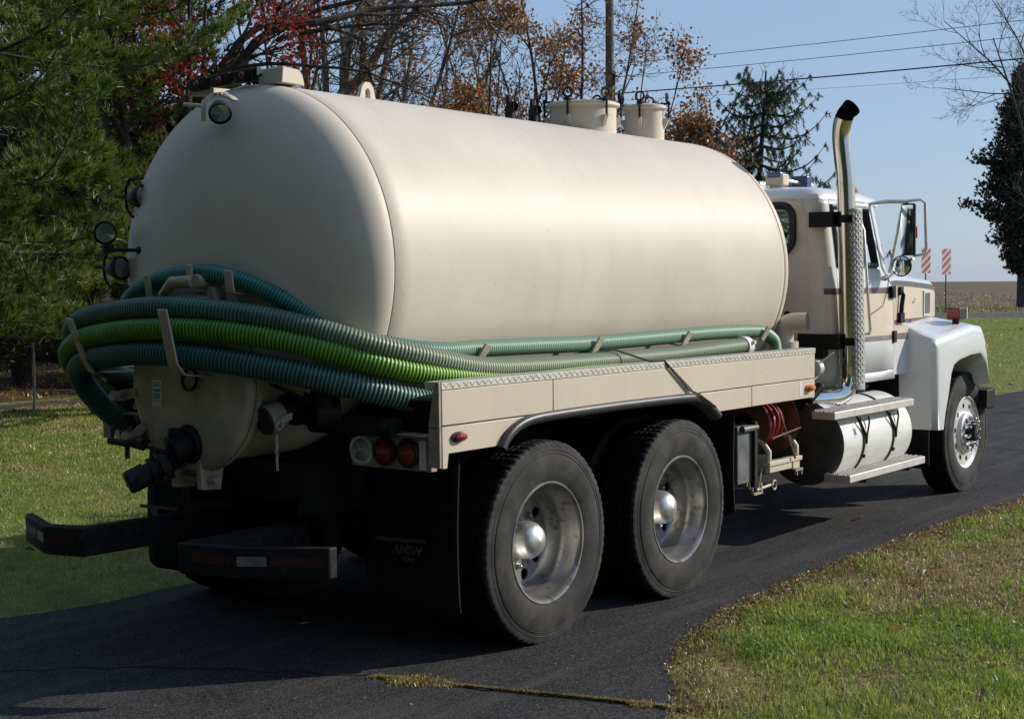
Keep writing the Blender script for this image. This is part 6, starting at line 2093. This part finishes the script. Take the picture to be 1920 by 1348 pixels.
needle = blade_mat('pine_needle', [((0.105, 0.16, 0.025), 1, 0, 0, 0), ((0.19, 0.225, 0.036), 1.2, 0.42, 0.6, 0.8), ((0.075, 0.115, 0.02), 2.5, 0.48, 0.6, 0.7)], 0.3)
needle_s = blade_mat('shaded_pine_needle', [((0.020, 0.032, 0.008), 1, 0, 0, 0), ((0.036, 0.046, 0.011), 1.2, 0.42, 0.6, 0.8)], 0.1)  # darkened copy of the pine needles: the trees' shade put into their colour
needle_d = blade_mat('spruce_needle', [((0.045, 0.085, 0.03), 1, 0, 0, 0), ((0.075, 0.12, 0.04), 2, 0.42, 0.6, 0.8)], 0.15)
needle_c = blade_mat('cedar_needle', [((0.022, 0.032, 0.018), 1, 0, 0, 0), ((0.045, 0.052, 0.026), 1.5, 0.42, 0.6, 0.8)], 0.05)


def tufts(name, C, A, nn, L, wd, mt, parent, spread=0.75):
    """needle bundles: nn thin triangles per bundle fanning round its axis A"""
    n = len(C)
    C = np.repeat(np.asarray(C, float), nn, 0); A = np.repeat(np.asarray(A, float), nn, 0)
    d = A + rng.normal(0, spread, (n * nn, 3)); d /= np.linalg.norm(d, axis=1)[:, None]
    s = np.cross(d, rng.normal(0, 1, (n * nn, 3))); s /= np.linalg.norm(s, axis=1)[:, None]
    ln = (L * rng.uniform(0.6, 1.15, n * nn))[:, None]
    C = C - A * rng.uniform(0, 0.05, n * nn)[:, None]
    V = np.stack([C - s * wd, C + s * wd, C + d * ln], 1).reshape(-1, 3)
    F = np.arange(n * nn * 3).reshape(-1, 3)
    o = fast_mesh(name, V, F, mt, parent)
    o['kind'] = 'stuff'
    return o


def pine(px, depth, label, seed, h, rad, z0, r=0.2, per=5, nn=30, ln=0.12, wd=0.0045, dens=1.0, step=0.5, cone=0.5, mt=None):
    g = ground_at(px, depth)
    o = empty('pine_tree', tuple(g))
    tag(o, label, 'tree', 'pines at the left edge of the lawn')
    R = random.Random(seed)
    W = Wood(seed)
    W.limb([(0, 0, -0.2), (0.03, 0, h * .4), (0, 0.04, h)], r, r * 0.2)
    C, A = [], []
    z = z0
    while z < h - 0.3:
        t = (z - z0) / (h - z0)
        a0 = R.uniform(0, 2 * PI)
        for k in range(per):
            az = a0 + 2 * PI * k / per + R.uniform(-0.35, 0.35)
            L = rad * (1 - cone * t) * R.uniform(0.6, 1.1)
            d0 = np.array([math.cos(az), math.sin(az), R.uniform(0.0, 0.22)])
            b0 = np.array([0, 0, z + R.uniform(-0.12, 0.12)])
            nodes = W.limb([b0, b0 + d0 * L * 0.35 + (0, 0, -0.05 * L), b0 + d0 * L * 0.7 + (0, 0, -0.04 * L), b0 + d0 * L + (0, 0, 0.14 * L)], 0.008 + 0.006 * L, 0.003)
            m_ = len(nodes)
            for j in range(int(m_ * 0.20), m_):
                q, dd, rr = nodes[j]
                f = j / m_
                for s_ in (-1, 1):
                    bl = (0.20 + 0.34 * L * (1.08 - f)) * R.uniform(0.55, 1.2)
                    sd_ = np.array([-dd[1] * s_, dd[0] * s_, 0.0]) * 0.75 + dd * 0.7 + np.array([0, 0, R.uniform(-0.05, 0.25)])
                    sd_ /= np.linalg.norm(sd_)
                    W.seg[3].append((q, q + sd_ * bl, 0.005, 0.002))
                    # plumes: each side twig carries a few upright brushes in a flat spray
                    for i in range(max(2, int(bl / 0.11 * dens))):
                        u = 0.3 + 0.75 * R.random()
                        ax = sd_ * 0.75 + np.array([R.gauss(0, .28), R.gauss(0, .28), 0.55 + R.gauss(0, .18)])
                        C.append(q + sd_ * bl * u + np.array([R.gauss(0, .05), R.gauss(0, .05), R.gauss(0.03, .045)])); A.append(ax / np.linalg.norm(ax))
        z += step * R.uniform(0.8, 1.2)
    W.build('trunk', o, bark_p)
    tufts('crown', C, A, nn, ln, wd, mt or needle, o, spread=0.42)
    return len(C)


np1 = pine(-42, 15.5, 'nearest tall green pine filling the left edge beside the tank', 51, 13, 3.3, 1.6, r=0.19, per=5, nn=34, ln=0.15, wd=0.0055, dens=1.9, step=0.66, cone=0.75)
np2 = pine(190, 20.5, 'second green pine standing behind the tank lamps', 52, 13, 3.1, 1.2, r=0.17, per=5, nn=26, ln=0.17, wd=0.0075, dens=1.7, step=0.68, cone=0.75)
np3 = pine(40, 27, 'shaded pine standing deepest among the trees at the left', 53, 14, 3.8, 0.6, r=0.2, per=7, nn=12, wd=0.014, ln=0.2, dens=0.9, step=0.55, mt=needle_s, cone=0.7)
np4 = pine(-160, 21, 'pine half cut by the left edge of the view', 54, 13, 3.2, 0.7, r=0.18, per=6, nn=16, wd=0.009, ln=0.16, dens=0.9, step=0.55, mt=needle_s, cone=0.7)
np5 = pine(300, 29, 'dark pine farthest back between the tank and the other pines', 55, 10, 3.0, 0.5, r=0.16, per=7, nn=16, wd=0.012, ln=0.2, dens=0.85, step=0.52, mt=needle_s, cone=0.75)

# spruce with drooping branchlets right of the tank
def spruce(px, depth, label, seed, h, rad, z0, lean):
    g = ground_at(px, depth)
    o = empty('spruce_tree', tuple(g))
    tag(o, label, 'tree')
    R = random.Random(seed)
    W = Wood(seed)
    top = np.array([lean[0], lean[1], h])
    W.limb([(0, 0, -0.2), top * 0.5, top], 0.16, 0.02)
    C, A = [], []
    z = z0
    while z < h - 0.1:
        t = (z - z0) / (h - z0)
        for k in range(7):
            az = R.uniform(0, 2 * PI)
            L = rad * (1 - 0.80 * t) * R.uniform(0.6, 1.15) + 0.15
            p0 = top * (z / h)
            d0 = np.array([math.cos(az), math.sin(az), 0.0])
            nodes = W.limb([p0, p0 + d0 * L * 0.4 + (0, 0, -0.10 * L), p0 + d0 * L * 0.75 + (0, 0, 0.02 * L), p0 + d0 * L + (0, 0, 0.30 * L)], 0.02 + 0.008 * L, 0.006)
            for j in range(1, len(nodes)):
                q, dd, rr = nodes[j]
                for _ in range(3):
                    hl = R.uniform(0.10, 0.40) * (1 if j < len(nodes) - 2 else 0.5)
                    hd_ = np.array([R.gauss(0, 0.3), R.gauss(0, 0.3), -1.0]) + dd * 0.35
                    hd_ /= np.linalg.norm(hd_)
                    nt_ = max(2, int(hl / 0.055))
                    for i in range(nt_):
                        C.append(q + hd_ * hl * (i + .5) / nt_ + np.array([R.gauss(0, .02), R.gauss(0, .02), 0])); A.append(hd_)
                C.append(q); A.append(dd)
                C.append(q + np.array([0, 0, 0.03])); A.append(dd * 0.6 + np.array([0, 0, 0.6]))
        z += 0.24 * R.uniform(0.8, 1.2)
    W.build('trunk', o, bark)
    tufts('crown', C, A, 13, 0.085, 0.0065, needle_d, o, spread=0.6)


spruce(1405, 34, 'dark spruce with drooping branches between the tank and the cab', 61, 6.7, 2.9, 1.2, (0.25, -0.3))


def cedar(px, depth, label, seed, h, rad):
    g = at(px, 570, depth)
    gz = float(terrain(g[0], g[1]))
    o = empty('cedar_tree', (g[0], g[1], gz))
    tag(o, label, 'tree')
    R = random.Random(seed)
    W = Wood(seed)
    W.limb([(0, 0, -0.2), (0.1, 0, h * .5), (0, 0, h)], 0.32, 0.05)
    C, A = [], []
    z = h * 0.17
    while z < h:
        t = z / h
        env = rad * min(1, (t - 0.10) * 3.2) * (1 - max(0, t - 0.45) / 0.62) * (1 + 0.16 * math.sin(z * 2.3) + 0.10 * math.sin(z * 5.1 + 1))
        for k in range(7):
            az = R.uniform(0, 2 * PI)
            L = max(0.3, env * R.uniform(0.5, 1.08))
            d0 = np.array([math.cos(az), math.sin(az), 0.35])
            p0 = np.array([0, 0, z - 0.2 * L])
            nodes = W.limb([p0, p0 + d0 * L * .5, p0 + d0 * L], 0.05, 0.012)
            for q, dd, rr in nodes[1:]:
                for _ in range(9):
                    C.append(q + np.array([R.gauss(0, .22), R.gauss(0, .22), R.gauss(0, .20)])); A.append(dd * .5 + np.array([0, 0, .5]))
        z += 0.24
    W.build('trunk', o, bark)
    tufts('crown', C, A, 6, 0.22, 0.062, needle_c, o, spread=0.8)


cedar(1915, 88, 'big dark cedar standing beyond the road at the right edge', 71, 14.2, 3.0)

# low growth under the pines and on the verge beyond the road
x = rng.uniform(-4, 40, 40000); y = rng.uniform(15, 45, 40000)
k = in_view(x, y) & (vnoise(x, y, 0.5, 81) > 0.50)
x, y = x[k], y[k]
blades('undergrowth', np.stack([x, y, np.zeros_like(x)], 1), rng.uniform(0.03, 0.17, len(x)), rng.uniform(0.008, 0.018, len(x)), [blade_g, blade_d, leaf_b], rng.choice([0, 1, 2], len(x), p=[.35, .10, .55]), 0.9)
d = rng.uniform(79.5, 150, 60000) ; a = rng.uniform(-10, 45, 60000)
x, y = CAM[0] + n_[0] * d + t_[0] * a, CAM[1] + n_[1] * d + t_[1] * a
k = rng.random(len(x)) < np.clip((100 - d) / 20, 0.15, 1)
x, y, d = x[k], y[k], d[k]
blades('verge_weeds', np.stack([x, y, terrain(x, y)], 1), rng.uniform(0.05, 0.22, len(x)), rng.uniform(0.02, 0.045, len(x)), [blade_d, leaf_b, blade_g], rng.choice([0, 1, 2], len(x), p=[.4, .42, .18]), 0.9)

# distant woods closing the left side
def far_wood(name, d0, d1, px0, px1, hgt, n, label=None):
    C, A = [], []
    p = rng.uniform(px0, px1, n); dd = rng.uniform(d0, d1, n)
    lat = (p - 960) / FPX * dd
    x = CAM[0] + n_[0] * dd + t_[0] * lat; y = CAM[1] + n_[1] * dd + t_[1] * lat
    top = hgt * (0.55 + 0.6 * vnoise(p * 0.012, dd * 0.1, 1.0, 91))
    z = rng.random(n) ** 0.8 * top
    C = np.stack([x, y, z], 1); A = rng.normal(0, 1, (n, 3)); A[:, 2] += 0.5
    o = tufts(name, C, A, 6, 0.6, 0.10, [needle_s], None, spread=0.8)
    return tag(o, kind='stuff')


far_wood('far_woods', 34, 52, -400, 520, 7.5, 16000)
# unseen trees added behind the viewer to block sky light from the shadows
n = 20000
x = rng.uniform(-26, -14, n); y = rng.uniform(-30, 34, n)
C = np.stack([x, y, rng.random(n) ** 0.8 * (18 + 6 * vnoise(x, y, 0.2, 95))], 1)
A = rng.normal(0, 1, (n, 3)); A[:, 2] += 0.4
tag(tufts('added_screen_trees', C, A, 5, 0.95, 0.22, [needle_d], None, spread=0.8), kind='stuff')
